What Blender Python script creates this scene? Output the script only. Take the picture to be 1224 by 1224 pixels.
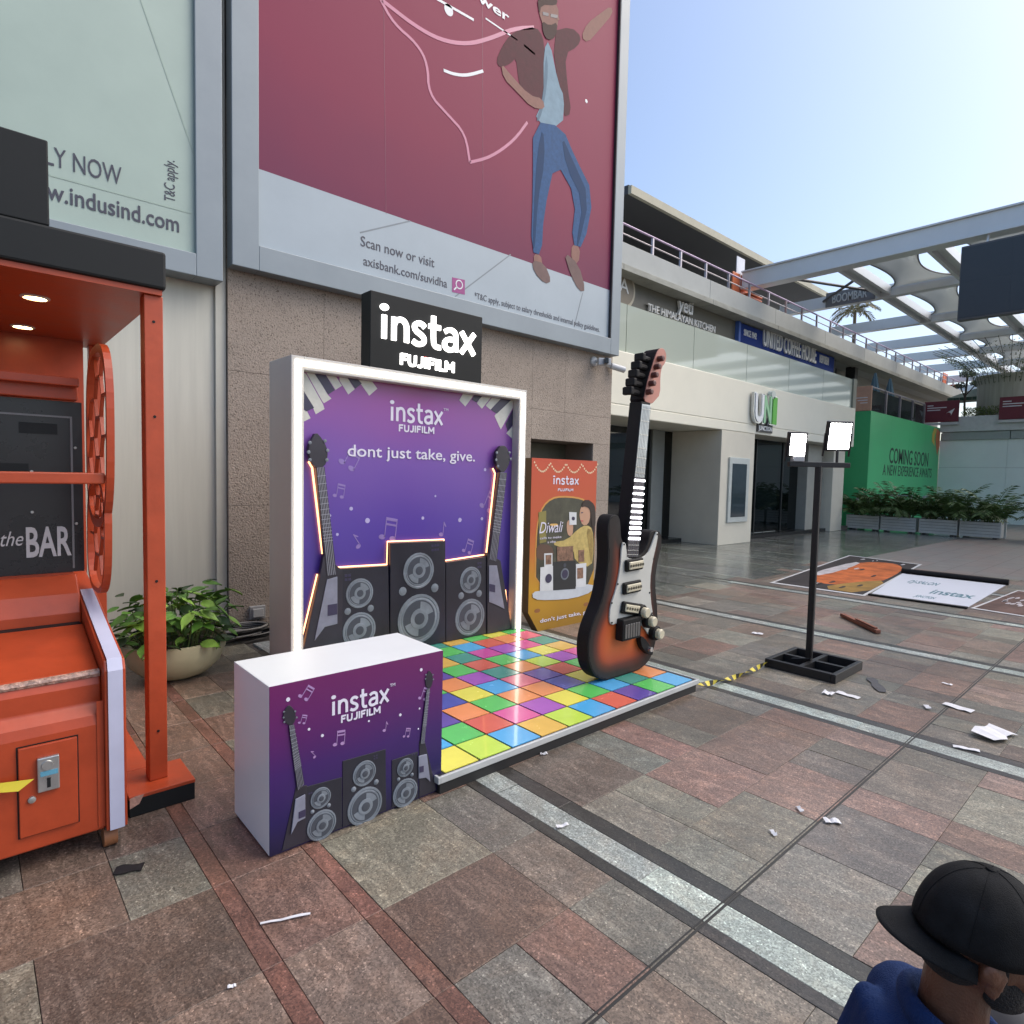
import bpy, bmesh, math, random
from mathutils import Vector, Matrix
random.seed(7)
R = math.radians
for o in list(bpy.data.objects): bpy.data.objects.remove(o)
scene = bpy.context.scene
COL = scene.collection

# ------------------------------------------------------------------ camera
# two vanishing points of the place (wall direction, paving-band direction) fix the lens and the axes
CX = CY = 612.0
def _n(v): return v.normalized()
a_, b_ = (813.0, -24.0), (-657.0, -57.0)
FPX = math.sqrt(-(a_[0]*b_[0] + a_[1]*b_[1]))
AX = _n(Vector((a_[0], -a_[1], -FPX)))
AY = Vector((b_[0], -b_[1], -FPX)); AY = _n(AY - AX*AX.dot(AY))
AZ = AX.cross(AY)
EYE = Vector((0, 0, 1.65))
ROT = Matrix((AX, AY, AZ))                      # world = ROT @ camera
cam_d = bpy.data.cameras.new('camera'); cam = bpy.data.objects.new('camera', cam_d); COL.objects.link(cam)
cam.matrix_world = Matrix.Translation(EYE) @ ROT.to_4x4()
cam_d.sensor_width = 36; cam_d.lens = FPX/1224*36; cam_d.clip_start = .05; cam_d.clip_end = 2000
scene.camera = cam

# ------------------------------------------------------------------ sky, sun, exposure
SUN_AZ, SUN_EL = math.atan2(.8,-.6), R(50)       # azimuth measured from +Y towards +X
w = bpy.data.worlds.new('World'); scene.world = w; w.use_nodes = True
nt = w.node_tree; bg = nt.nodes['Background']
sky = nt.nodes.new('ShaderNodeTexSky'); sky.sky_type = 'NISHITA'; sky.sun_disc = False
sky.sun_elevation = SUN_EL; sky.sun_rotation = SUN_AZ; sky.air_density = 1; sky.dust_density = 3.2; sky.ozone_density = 2.2
nt.links.new(sky.outputs[0], bg.inputs[0]); bg.inputs[1].default_value = .135
sun_d = bpy.data.lights.new('sun', 'SUN'); sun = bpy.data.objects.new('sun', sun_d); COL.objects.link(sun)
sun_d.energy = 1.0; sun_d.angle = R(60); sun_d.color = (1, .90, .76)
_sd = Vector((math.sin(SUN_AZ)*math.cos(SUN_EL), math.cos(SUN_AZ)*math.cos(SUN_EL), math.sin(SUN_EL)))
sun.rotation_euler = _sd.to_track_quat('Z', 'Y').to_euler(); sun.location = (20, -10, 30)
vs = scene.view_settings; vs.view_transform = 'Standard'; vs.look = 'None'; vs.gamma = 1; vs.exposure = .88
vs.use_curve_mapping = False

# ------------------------------------------------------------------ pixel -> place
def ray(x, y): return ROT @ Vector((x-CX, -(y-CY), -FPX))
def onz(x, y, z=0.0):
    d = ray(x, y); return EYE + d*((z-EYE.z)/d.z)
def ony(x, y, Y):
    d = ray(x, y); return EYE + d*(Y/d.y)
def onx(x, y, X):
    d = ray(x, y); return EYE + d*(X/d.x)
def proj(p):
    c = ROT.transposed() @ (Vector(p)-EYE); return CX+FPX*c.x/-c.z, CY-FPX*c.y/-c.z, -c.z

# ------------------------------------------------------------------ materials
def lin(c):
    if isinstance(c, str): c = [int(c[i:i+2], 16)/255 for i in (0, 2, 4)]
    else: return tuple(c)
    return tuple(v/12.92 if v <= .04045 else ((v+.055)/1.055)**2.4 for v in c)
MATS = {}
def mat(name, col, rough=.5, metal=0, var=.08, scale=6, bump=0, bscale=60, emit=0, ecol=None, spec=.5, coat=0, alpha=None, trans=0, stretch=(1, 1, 1)):
    if name in MATS: return MATS[name]
    m = bpy.data.materials.new(name); m.use_nodes = True; MATS[name] = m
    t = m.node_tree; p = t.nodes['Principled BSDF']; c = lin(col)
    p.inputs['Roughness'].default_value = rough; p.inputs['Metallic'].default_value = metal
    p.inputs['Specular IOR Level'].default_value = spec; p.inputs['Coat Weight'].default_value = coat
    p.inputs['Transmission Weight'].default_value = trans
    g = t.nodes.new('ShaderNodeNewGeometry'); mp = t.nodes.new('ShaderNodeMapping'); mp.inputs['Scale'].default_value = stretch
    t.links.new(g.outputs['Position'], mp.inputs[0])
    n = t.nodes.new('ShaderNodeTexNoise'); n.inputs['Scale'].default_value = scale; n.inputs['Detail'].default_value = 6; n.inputs['Roughness'].default_value = .65
    t.links.new(mp.outputs[0], n.inputs['Vector'])
    r = t.nodes.new('ShaderNodeValToRGB'); r.color_ramp.elements[0].position = .3; r.color_ramp.elements[1].position = .7
    r.color_ramp.elements[0].color = (*[v*(1-var) for v in c], 1); r.color_ramp.elements[1].color = (*[min(1, v*(1+var)) for v in c], 1)
    t.links.new(n.outputs['Fac'], r.inputs[0]); t.links.new(r.outputs[0], p.inputs['Base Color'])
    mr = t.nodes.new('ShaderNodeMapRange'); mr.inputs['To Min'].default_value = max(.02, rough-.1*min(1, rough*3)); mr.inputs['To Max'].default_value = min(1, rough+.1*min(1, rough*3))
    t.links.new(n.outputs['Fac'], mr.inputs[0]); t.links.new(mr.outputs[0], p.inputs['Roughness'])
    if bump:
        n2 = t.nodes.new('ShaderNodeTexNoise'); n2.inputs['Scale'].default_value = bscale; n2.inputs['Detail'].default_value = 4
        t.links.new(g.outputs['Position'], n2.inputs['Vector'])
        b = t.nodes.new('ShaderNodeBump'); b.inputs['Strength'].default_value = bump; b.inputs['Distance'].default_value = .01
        t.links.new(n2.outputs['Fac'], b.inputs['Height']); t.links.new(b.outputs[0], p.inputs['Normal'])
    if emit:
        p.inputs['Emission Color'].default_value = (*lin(ecol or col), 1); p.inputs['Emission Strength'].default_value = emit
    return m
def gradient_mat(name, stops, z0, z1, rough=.35, spec=.5):
    """print: colours change with height on the panel (stops: list of (pos, hex)), pos 0 at z0"""
    m = bpy.data.materials.new(name); m.use_nodes = True; MATS[name] = m
    t = m.node_tree; p = t.nodes['Principled BSDF']; p.inputs['Roughness'].default_value = rough; p.inputs['Specular IOR Level'].default_value = spec
    g = t.nodes.new('ShaderNodeNewGeometry'); s = t.nodes.new('ShaderNodeSeparateXYZ'); t.links.new(g.outputs['Position'], s.inputs[0])
    n = t.nodes.new('ShaderNodeTexNoise'); n.inputs['Scale'].default_value = 1.2; t.links.new(g.outputs['Position'], n.inputs['Vector'])
    mr = t.nodes.new('ShaderNodeMapRange'); mr.inputs['From Min'].default_value = z0; mr.inputs['From Max'].default_value = z1
    t.links.new(s.outputs['Z'], mr.inputs[0])
    ad = t.nodes.new('ShaderNodeMath'); ad.operation = 'MULTIPLY_ADD'; ad.inputs[1].default_value = .18; ad.inputs[2].default_value = -.09
    t.links.new(n.outputs['Fac'], ad.inputs[0])
    a2 = t.nodes.new('ShaderNodeMath'); a2.operation = 'ADD'; t.links.new(mr.outputs[0], a2.inputs[0]); t.links.new(ad.outputs[0], a2.inputs[1])
    r = t.nodes.new('ShaderNodeValToRGB'); e = r.color_ramp.elements
    while len(e) < len(stops): e.new(.5)
    for el, (q, c) in zip(e, stops): el.position = q; el.color = (*lin(c), 1)
    t.links.new(a2.outputs[0], r.inputs[0]); t.links.new(r.outputs[0], p.inputs['Base Color'])
    wn = t.nodes.new('ShaderNodeTexNoise'); wn.inputs['Scale'].default_value = 2.4; wn.inputs['Detail'].default_value = 3; wn.inputs['Distortion'].default_value = .8; t.links.new(g.outputs['Position'], wn.inputs['Vector'])
    bp_ = t.nodes.new('ShaderNodeBump'); bp_.inputs['Strength'].default_value = .035; bp_.inputs['Distance'].default_value = .05; t.links.new(wn.outputs['Fac'], bp_.inputs['Height']); t.links.new(bp_.outputs[0], p.inputs['Normal'])
    return m
def granite_mat(name, source, rough=.36):
    """stone tile: colour from the tile (object colour or face colour), fine grain, veins and stains"""
    m = bpy.data.materials.new(name); m.use_nodes = True; MATS[name] = m
    t = m.node_tree; L = t.links.new; p = t.nodes['Principled BSDF']
    g = t.nodes.new('ShaderNodeNewGeometry')
    if source == 'object':
        oi = t.nodes.new('ShaderNodeObjectInfo'); colr = oi.outputs['Color']; rnd = oi.outputs['Random']
    else:
        at = t.nodes.new('ShaderNodeAttribute'); at.attribute_name = 'tile_colour'; colr = at.outputs['Color']; rnd = at.outputs['Alpha']
    cb = t.nodes.new('ShaderNodeCombineXYZ'); mu = t.nodes.new('ShaderNodeMath'); mu.operation = 'MULTIPLY'; mu.inputs[1].default_value = 37
    L(rnd, mu.inputs[0]); L(mu.outputs[0], cb.inputs[2]); L(mu.outputs[0], cb.inputs[0])
    va = t.nodes.new('ShaderNodeVectorMath'); va.operation = 'ADD'; L(g.outputs['Position'], va.inputs[0]); L(cb.outputs[0], va.inputs[1])
    f = t.nodes.new('ShaderNodeTexNoise'); f.inputs['Scale'].default_value = 190; f.inputs['Detail'].default_value = 5; f.inputs['Roughness'].default_value = .75; L(g.outputs['Position'], f.inputs['Vector'])
    mp = t.nodes.new('ShaderNodeMapping'); mp.inputs['Scale'].default_value = (9, 2.2, 1); mp.inputs['Rotation'].default_value = (0, 0, .35); L(va.outputs[0], mp.inputs[0])
    v = t.nodes.new('ShaderNodeTexNoise'); v.inputs['Scale'].default_value = 1.6; v.inputs['Detail'].default_value = 7; v.inputs['Roughness'].default_value = .68; v.inputs['Distortion'].default_value = 1.6; L(mp.outputs[0], v.inputs['Vector'])
    s = t.nodes.new('ShaderNodeTexNoise'); s.inputs['Scale'].default_value = 1.1; s.inputs['Detail'].default_value = 5; L(g.outputs['Position'], s.inputs['Vector'])
    def mr(src, lo, hi, a=.3, b=.7):
        q = t.nodes.new('ShaderNodeMapRange'); q.inputs['From Min'].default_value = a; q.inputs['From Max'].default_value = b
        q.inputs['To Min'].default_value = lo; q.inputs['To Max'].default_value = hi; L(src, q.inputs[0]); return q.outputs[0]
    def mul(x, y):
        q = t.nodes.new('ShaderNodeMath'); q.operation = 'MULTIPLY'; L(x, q.inputs[0]); L(y, q.inputs[1]); return q.outputs[0]
    s2 = t.nodes.new('ShaderNodeTexNoise'); s2.inputs['Scale'].default_value = 4.5; s2.inputs['Detail'].default_value = 8; s2.inputs['Roughness'].default_value = .7; s2.inputs['Distortion'].default_value = 1.0; L(va.outputs[0], s2.inputs['Vector'])
    vo = t.nodes.new('ShaderNodeTexVoronoi'); vo.inputs['Scale'].default_value = 170; L(g.outputs['Position'], vo.inputs['Vector'])      # crystals
    sx = t.nodes.new('ShaderNodeSeparateXYZ'); L(vo.outputs['Color'], sx.inputs[0])
    rd = t.nodes.new('ShaderNodeMath'); rd.operation = 'SUBTRACT'; rd.inputs[1].default_value = .5; L(v.outputs['Fac'], rd.inputs[0])
    ab = t.nodes.new('ShaderNodeMath'); ab.operation = 'ABSOLUTE'; L(rd.outputs[0], ab.inputs[0])                                        # thin veins
    k = mul(mul(mr(sx.outputs['X'], .62, 1.45, 0, 1), mr(v.outputs['Fac'], .60, 1.36)), mul(mr(s.outputs['Fac'], .78, 1.18), mr(s2.outputs['Fac'], .84, 1.14)))
    k = mul(k, mr(ab.outputs[0], .72, 1.0, 0, .035))
    spk_ = mr(sx.outputs['Y'], 1.0, 1.7, .93, .95); k = mul(k, spk_)
    vm = t.nodes.new('ShaderNodeVectorMath'); vm.operation = 'SCALE'; L(colr, vm.inputs[0]); L(k, vm.inputs['Scale'])
    hu_ = t.nodes.new('ShaderNodeMixRGB'); hu_.blend_type = 'MULTIPLY'; hu_.inputs[2].default_value = (1.0,.86,.77,1); L(mr(s2.outputs['Fac'], 0, .7, .45, .7), hu_.inputs[0]); L(vm.outputs[0], hu_.inputs[1])
    L(hu_.outputs[0], p.inputs['Base Color'])
    L(mr(v.outputs['Fac'], rough-.08, rough+.14), p.inputs['Roughness'])
    b = t.nodes.new('ShaderNodeBump'); b.inputs['Strength'].default_value = .25; b.inputs['Distance'].default_value = .004
    L(f.outputs['Fac'], b.inputs['Height']); L(b.outputs[0], p.inputs['Normal'])
    return m
def glass_mat(name, tint, trans=.4, rough=.03, base='0a0d0e'):
    m = bpy.data.materials.new(name); m.use_nodes = True; MATS[name] = m
    t = m.node_tree; p = t.nodes['Principled BSDF']; p.inputs['Base Color'].default_value = (*lin(base), 1)
    p.inputs['Roughness'].default_value = rough; p.inputs['Specular IOR Level'].default_value = .9
    tr = t.nodes.new('ShaderNodeBsdfTransparent'); tr.inputs[0].default_value = (*lin(tint), 1)
    mx = t.nodes.new('ShaderNodeMixShader'); mx.inputs[0].default_value = trans
    t.links.new(p.outputs[0], mx.inputs[1]); t.links.new(tr.outputs[0], mx.inputs[2]); t.links.new(mx.outputs[0], t.nodes['Material Output'].inputs[0])
    return m

# ------------------------------------------------------------------ mesh helpers
ORG = {}
def root(name, loc, label, cat, group=None):
    o = bpy.data.objects.new(name, None); COL.objects.link(o); o.location = loc; o.empty_display_size = .1
    ORG[o] = Vector(loc); return tag(o, label, cat, group)
def tag(o, label=None, cat=None, group=None, kind=None):
    if label: o['label'] = label
    if cat: o['category'] = cat
    if group: o['group'] = group
    if kind: o['kind'] = kind
    return o
class MB:
    def __init__(s): s.v = []; s.f = []; s.c = []
    def add(s, vs, fs):
        n = len(s.v); s.v += [Vector(q) for q in vs]; s.f += [tuple(i+n for i in f) for f in fs]; return s
    def box(s, x0, x1, y0, y1, z0, z1):
        return s.add([(x0,y0,z0),(x1,y0,z0),(x1,y1,z0),(x0,y1,z0),(x0,y0,z1),(x1,y0,z1),(x1,y1,z1),(x0,y1,z1)],
                     [(3,2,1,0),(4,5,6,7),(0,1,5,4),(1,2,6,5),(2,3,7,6),(3,0,4,7)])
    def obox(s, c, u, v, n, hu, hv, hn):
        c, u, v, n = Vector(c), Vector(u), Vector(v), Vector(n); q = []
        for k in (-1, 1):
            for i, j in ((-1,-1),(1,-1),(1,1),(-1,1)): q.append(c+u*hu*i+v*hv*j+n*hn*k)
        return s.add(q, [(3,2,1,0),(4,5,6,7),(0,1,5,4),(1,2,6,5),(2,3,7,6),(3,0,4,7)])
    def prism(s, pts, d):
        """pts: closed outline (world), extruded by vector d"""
        pts = [Vector(p) for p in pts]; d = Vector(d); n = len(pts)
        nrm = Vector((0, 0, 0))
        for i in range(n): nrm += pts[i].cross(pts[(i+1) % n])
        if nrm.dot(d) > 0: pts = pts[::-1]
        fs = [tuple(range(n)), tuple(range(2*n-1, n-1, -1))]
        fs += [(i, n+i, n+(i+1) % n, (i+1) % n)[::-1] for i in range(n)]
        return s.add(pts+[p+d for p in pts], fs)
    def bar(s, p, q, r, seg=8, r2=None, cap=True):
        p, q = Vector(p), Vector(q); d = (q-p).normalized(); u = d.orthogonal().normalized(); v = d.cross(u); r2 = r if r2 is None else r2
        vs = [c+(u*math.cos(2*math.pi*i/seg)+v*math.sin(2*math.pi*i/seg))*rr for c, rr in ((p, r), (q, r2)) for i in range(seg)]
        fs = [(i, (i+1) % seg, seg+(i+1) % seg, seg+i) for i in range(seg)]
        if cap: fs += [tuple(range(seg))[::-1], tuple(range(seg, 2*seg))]
        return s.add(vs, fs)
    def beam(s, p, q, wd, hg):
        """rectangular bar between two points; wd sideways, hg upwards"""
        p, q = Vector(p), Vector(q); d = (q-p).normalized(); up = Vector((0, 0, 1))
        if abs(d.z) > .95: up = Vector((0, 1, 0))
        u = d.cross(up).normalized(); v = u.cross(d)
        return s.obox((p+q)/2, u, v, d, wd/2, hg/2, (q-p).length/2)
    def tube(s, pts, r, seg=6):
        pts = [Vector(p) for p in pts]; rings = []; u = None
        for i, p in enumerate(pts):
            d = (pts[min(i+1, len(pts)-1)]-pts[max(i-1, 0)]).normalized()
            u = d.orthogonal().normalized() if u is None else (u-d*u.dot(d)).normalized(); v = d.cross(u)
            rr = r[i] if isinstance(r, (list, tuple)) else r
            rings.append([p+(u*math.cos(2*math.pi*k/seg)+v*math.sin(2*math.pi*k/seg))*rr for k in range(seg)])
        vs = [q for rg in rings for q in rg]; fs = []
        for i in range(len(pts)-1):
            for k in range(seg): fs.append((i*seg+k, i*seg+(k+1) % seg, (i+1)*seg+(k+1) % seg, (i+1)*seg+k))
        fs += [tuple(range(seg))[::-1], tuple(range((len(pts)-1)*seg, len(pts)*seg))]
        return s.add(vs, fs)
    def lathe(s, c, axis, prof, seg=32, closed=True):
        """prof: list of (radius, along axis)"""
        c, d = Vector(c), Vector(axis).normalized(); u = d.orthogonal().normalized(); v = d.cross(u); n = len(prof)
        vs = [c+d*h+(u*math.cos(2*math.pi*k/seg)+v*math.sin(2*math.pi*k/seg))*r for r, h in prof for k in range(seg)]
        fs = [(i*seg+k, i*seg+(k+1) % seg, (i+1)*seg+(k+1) % seg, (i+1)*seg+k) for i in range(n-1) for k in range(seg)]
        if closed: fs += [tuple(range(seg))[::-1], tuple(range((n-1)*seg, n*seg))]
        return s.add(vs, fs)
    def ribbon(s, pts, wd, d):
        """flat stroke on a wall facing -Y, thickness vector d"""
        pts = [Vector(p) for p in pts]; d = Vector(d); L_, R_ = [], []
        for i, p in enumerate(pts):
            t = (pts[min(i+1, len(pts)-1)]-pts[max(i-1, 0)]).normalized(); nrm = Vector((-t.z, 0, t.x)).normalized()
            if abs(d.z) > abs(d.y): nrm = Vector((-t.y, t.x, 0)).normalized()
            ww = wd[i] if isinstance(wd, (list, tuple)) else wd
            L_.append(p+nrm*ww/2); R_.append(p-nrm*ww/2)
        return s.prism(L_+R_[::-1], d)
    def build(s, name, m, parent=None, org=None, smooth=False, bevel=0, seg=2, recalc=True, kind=None):
        o0 = ORG[parent] if parent is not None else Vector(org if org is not None else (0, 0, 0))
        me = bpy.data.meshes.new(name); me.from_pydata([tuple(q-o0) for q in s.v], [], s.f)
        if recalc:
            b = bmesh.new(); b.from_mesh(me); bmesh.ops.recalc_face_normals(b, faces=b.faces); b.to_mesh(me); b.free()
        o = bpy.data.objects.new(name, me); COL.objects.link(o); ORG[o] = o0
        if m: me.materials.append(m)
        if smooth:
            me.polygons.foreach_set('use_smooth', [True]*len(me.polygons))
            try: me.set_sharp_from_angle(angle=R(35))
            except Exception: pass
        if parent is not None: o.parent = parent
        else: o.location = o0
        if bevel:
            bm_ = o.modifiers.new('bevel', 'BEVEL'); bm_.width = bevel; bm_.segments = seg; bm_.limit_method = 'ANGLE'; bm_.angle_limit = R(40)
        if kind: o['kind'] = kind
        return o
def smoothed(pts, n=2, closed=True):
    for _ in range(n):
        q = []
        m = len(pts)
        for i in range(m if closed else m-1):
            a, b = Vector(pts[i]), Vector(pts[(i+1) % m]); q += [a*.75+b*.25, a*.25+b*.75]
        if not closed: q = [Vector(pts[0])]+q[1:-1]+[Vector(pts[-1])]
        pts = q
    return pts
_TXT = {}
def text_raw(body, bold=0.0, shear=0.0, space=1.0):
    k = (body, bold, shear, space)
    if k in _TXT: return _TXT[k]
    cu = bpy.data.curves.new('t', 'FONT'); cu.body = body; cu.offset = bold; cu.shear = shear; cu.resolution_u = 3; cu.space_character = space
    o = bpy.data.objects.new('t', cu); COL.objects.link(o)
    bpy.context.view_layer.update()
    me = bpy.data.meshes.new_from_object(o.evaluated_get(bpy.context.evaluated_depsgraph_get()))
    vs = [Vector(v.co) for v in me.vertices]; fs = [tuple(p.vertices) for p in me.polygons]
    bpy.data.objects.remove(o); bpy.data.curves.remove(cu); bpy.data.meshes.remove(me)
    _TXT[k] = (vs, fs); return vs, fs
def lettering(body, p0, p1, h, n, m, parent, bold=0.0, shear=0.0, thick=.002, space=1.0, name='lettering', lift=0.0, org=None, capref=None, up=None):
    """letters between the points p0 (left end of the baseline) and p1 (right end), capital height h, facing n"""
    vs, fs = text_raw(body, bold, shear, space)
    x0 = min(v.x for v in vs); x1 = max(v.x for v in vs)
    ch = max(v.y for v in text_raw(capref or 'H', bold)[0])
    p0, p1, n = Vector(p0), Vector(p1), Vector(n).normalized(); u = p1-p0; up = Vector(up).normalized() if up else n.cross(u).normalized()
    mb = MB(); k = len(vs)
    front = [p0+u*((v.x-x0)/(x1-x0))+up*(v.y/ch*h)+n*(lift+thick) for v in vs]
    back = [q-n*thick for q in front]
    ed = {}
    for f in fs:
        for i in range(len(f)): e = (f[i], f[(i+1) % len(f)]); ed[e] = 1
    side = [(a, b, b+k, a+k)[::-1] for (a, b) in ed if (b, a) not in ed]
    mb.add(front+back, list(fs)+side)
    return mb.build(name, m, parent, org, recalc=False)
GLY = {'i': (.30, [[(.12,0),(.12,.70)]], [(.12,.93,.125)]), 'n': (.66, [[(.12,0),(.12,.70)], [(.12,.46),(.17,.60),(.30,.67),(.42,.65),(.50,.55),(.52,.42),(.52,0)]], []),
  's': (.54, [[(.45,.58),(.36,.67),(.22,.68),(.11,.60),(.11,.48),(.20,.39),(.34,.33),(.43,.24),(.43,.11),(.33,.03),(.18,.02),(.06,.10)]], []),
  't': (.50, [[(.20,1.0),(.20,.22),(.24,.08),(.34,.03),(.45,.04)], [(.04,.66),(.44,.66)]], []),
  'a': (.64, [[(.10,.58),(.20,.66),(.34,.68),(.46,.62),(.50,.50),(.50,0)], [(.50,.36),(.34,.38),(.18,.35),(.09,.25),(.09,.13),(.17,.04),(.30,.02),(.42,.07),(.50,.18)]], []),
  'x': (.58, [[(.05,.70),(.53,0)], [(.53,.70),(.05,0)]], [])}
GLY.update({'F': (.60, [[(.10,0),(.10,1)], [(.10,.92),(.54,.92)], [(.10,.52),(.47,.52)]], []), 'U': (.72, [[(.10,1),(.10,.30),(.17,.10),(.34,.06),(.51,.10),(.58,.30),(.58,1)]], []),
  'J': (.56, [[(.42,1),(.42,.24),(.34,.08),(.20,.06),(.06,.14)]], []), 'I': (.28, [[(.12,0),(.12,1)]], []), 'L': (.54, [[(.10,1),(.10,0)], [(.10,.08),(.50,.08)]], []), 'M': (.86, [[(.10,0),(.10,1)], [(.10,.96),(.41,.30)], [(.41,.30),(.72,.96)], [(.72,1),(.72,0)]], [])})
def logo(p0, p1, h, m, parent, y, thick=.002, sw=.145, word='instax'):
    """condensed rounded word mark drawn with strokes on a wall facing -Y"""
    tot = sum(GLY[c][0] for c in word)-.06; sx = (p1.x-p0.x)/tot; x = 0; k = 0
    for c in word:
        wd, strokes, dots = GLY[c]; mb = MB()
        for st_ in strokes:
            pts = smoothed([Vector((p0.x+(x+a)*sx, y-.0004*k, p0.z+b*h)) for a, b in st_], 2, False) if len(st_) > 2 else [Vector((p0.x+(x+a)*sx, y-.0004*k, p0.z+b*h)) for a, b in st_]
            mb.ribbon(pts, sw*(sx*.55+h*.45), (0, thick, 0)); k += 1
        for (a, b, r) in dots: mb.prism([(p0.x+(x+a)*sx+r*sx*math.cos(q*.3927), y-.0004*k, p0.z+b*h+r*h*.8*math.sin(q*.3927)) for q in range(16)], (0, thick, 0)); k += 1
        mb.build('logo_letter', m, parent); x += wd
def disc_y(c, r, d, seg=24, sq=1.0):
    """outline of a disc on a wall facing -Y"""
    return [(c[0]+math.cos(2*math.pi*k/seg)*r, c[1], c[2]+math.sin(2*math.pi*k/seg)*r*sq) for k in range(seg)]
def struct(o): o['kind'] = 'structure'; return o
def sub(mb_pts): return mb_pts

# ================================================================== GROUND
g = MB().add([(-150,-150,-.02),(250,-150,-.02),(250,150,-.02),(-150,150,-.02)], [(0,1,2,3)]).build('ground', mat('joint_mortar', (.085,.075,.065), .9, var=.3), recalc=False)
struct(g)
GT = granite_mat('granite_tile', 'object'); GS = granite_mat('granite_tile_far', 'face')
PAL = [(.185,.135,.112), (.205,.155,.13), (.17,.155,.135), (.215,.205,.18), (.15,.145,.13), (.23,.165,.142), (.14,.11,.095), (.20,.18,.155), (.19,.125,.105)]
PITCH, BAND0 = 2.43, 1.97
rows = [-2.9, -2.45, -2.0, -1.55, -1.1, -.65, -.2, .25, .70, 1.13, 1.51, 1.96, 2.50]
while rows[-1] < 6.2: rows.append(rows[-1]+.45)
TILES = []                                  # x0, x1, y0, y1, colour
rt = random.Random(11)
def col(base=None, j=.12):
    c = base or rt.choice(PAL); k = 1+rt.uniform(-j, j); return tuple(v*k*q*(1+rt.uniform(-.03, .03)) for v, q in zip(c, (.86+.04*(1-c[0]/.25), .86, .79)))
fixed = {}                                  # colours read from the photograph, by tile centre
for (x, y, c) in [(.56,2.28,(.25,.255,.225)), (.56,2.75,(.185,.19,.165)), (1.28,2.25,(.215,.205,.165)), (1.28,1.74,(.19,.12,.10)), (1.28,1.3,(.20,.195,.175)),
                  (2.4,1.74,(.225,.215,.19)), (2.67,1.74,(.235,.225,.2)), (2.9,2.2,(.16,.165,.15)), (3.3,2.2,(.24,.15,.13)), (3.3,1.74,(.23,.155,.135)), (3.2,1.3,(.23,.155,.135)),
                  (3.7,1.3,(.145,.13,.115)), (3.95,1.3,(.15,.135,.12)), (2.4,2.2,(.145,.105,.085)), (2.67,2.2,(.15,.125,.11)), (1.55,1.74,(.15,.105,.09)), (1.8,1.74,(.185,.155,.135)),
                  (1.8,1.3,(.16,.155,.145)), (1.55,1.3,(.2,.13,.11)), (.93,1.7,(.22,.16,.14)), (.93,2.25,(.2,.125,.105)), (.93,2.7,(.19,.12,.1)), (.3,2.3,(.13,.10,.085)), (3.0,.9,(.14,.13,.12)), (2.4,.9,(.215,.2,.18)), (2.67,.9,(.215,.2,.18)), (3.35,.9,(.25,.17,.15))]:
    fixed[(x, y)] = c
def strip(x0, x1, n, base=None):
    """n columns of tiles between x0 and x1"""
    wdt = (x1-x0)/n; merged = set()
    for j in range(len(rows)-1):
        i = 0
        while i < n:
            k = 2 if (i+1 < n and rt.random() < .34 and base is None and abs(wdt-.265) < .03) else 1
            xa, xb = x0+i*wdt, x0+(i+k)*wdt; c = col(base)
            for (fx, fy), fc in fixed.items():
                if xa < fx < xb and rows[j] < fy < rows[j+1]: c = col(fc, .03)
            TILES.append((xa, xb, rows[j], rows[j+1], c)); i += k
DARK = (.042,.042,.04); PALE = (.37,.405,.41)
k = 0
while True:
    b = BAND0+PITCH*k
    if b > 13.5: break
    for j in range(-3, 14):                  # long kerb-like stones of the bands
        ya, yb = 1.13+.9*(j-2), 1.13+.9*(j-1)
        if yb > 6.3: break
        TILES.append((b, b+.065, ya, yb, col(DARK, .1))); TILES.append((b+.065, b+.215, ya+.3, yb+.3, col(PALE, .12))); TILES.append((b+.215, b+.31, ya, yb, col(DARK, .1)))
    strip(b+.31, b+PITCH, 8); k += 1
strip(1.15, 1.97, 3); strip(1.075, 1.15, 1, (.19,.10,.082)); strip(.77, 1.075, 1, (.2,.135,.115)); strip(.70, .77, 1, (.19,.10,.082)); strip(-.7, .70, 5); strip(-2.9, -.7, 8)
def glossy(t): return t[0] > 7.4 and t[2] > 4.85
TILES = [t for t in TILES if not glossy(t) and t[3] < 6.4]
def px_area(t):
    cx, cy = (t[0]+t[1])/2, (t[2]+t[3])/2; x, y, d = proj((cx, cy, 0))
    if d < .3 or not (-30 < x < 1254 and -30 < y < 1254): return 0
    q = [proj((a, b, 0)) for a, b in ((t[0],t[2]),(t[1],t[2]),(t[1],t[3]),(t[0],t[3]))]
    if min(v[2] for v in q) < .2: return 0
    if 1.83 < cx < 4.2 and 2.7 < cy < 4.9: return 0
    if .95 < cx < 1.8 and 2.6 < cy < 2.9: return 0
    return abs(sum(q[i][0]*q[(i+1) % 4][1]-q[(i+1) % 4][0]*q[i][1] for i in range(4)))/2
TILES.sort(key=px_area, reverse=True)
unit = {}
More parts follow.
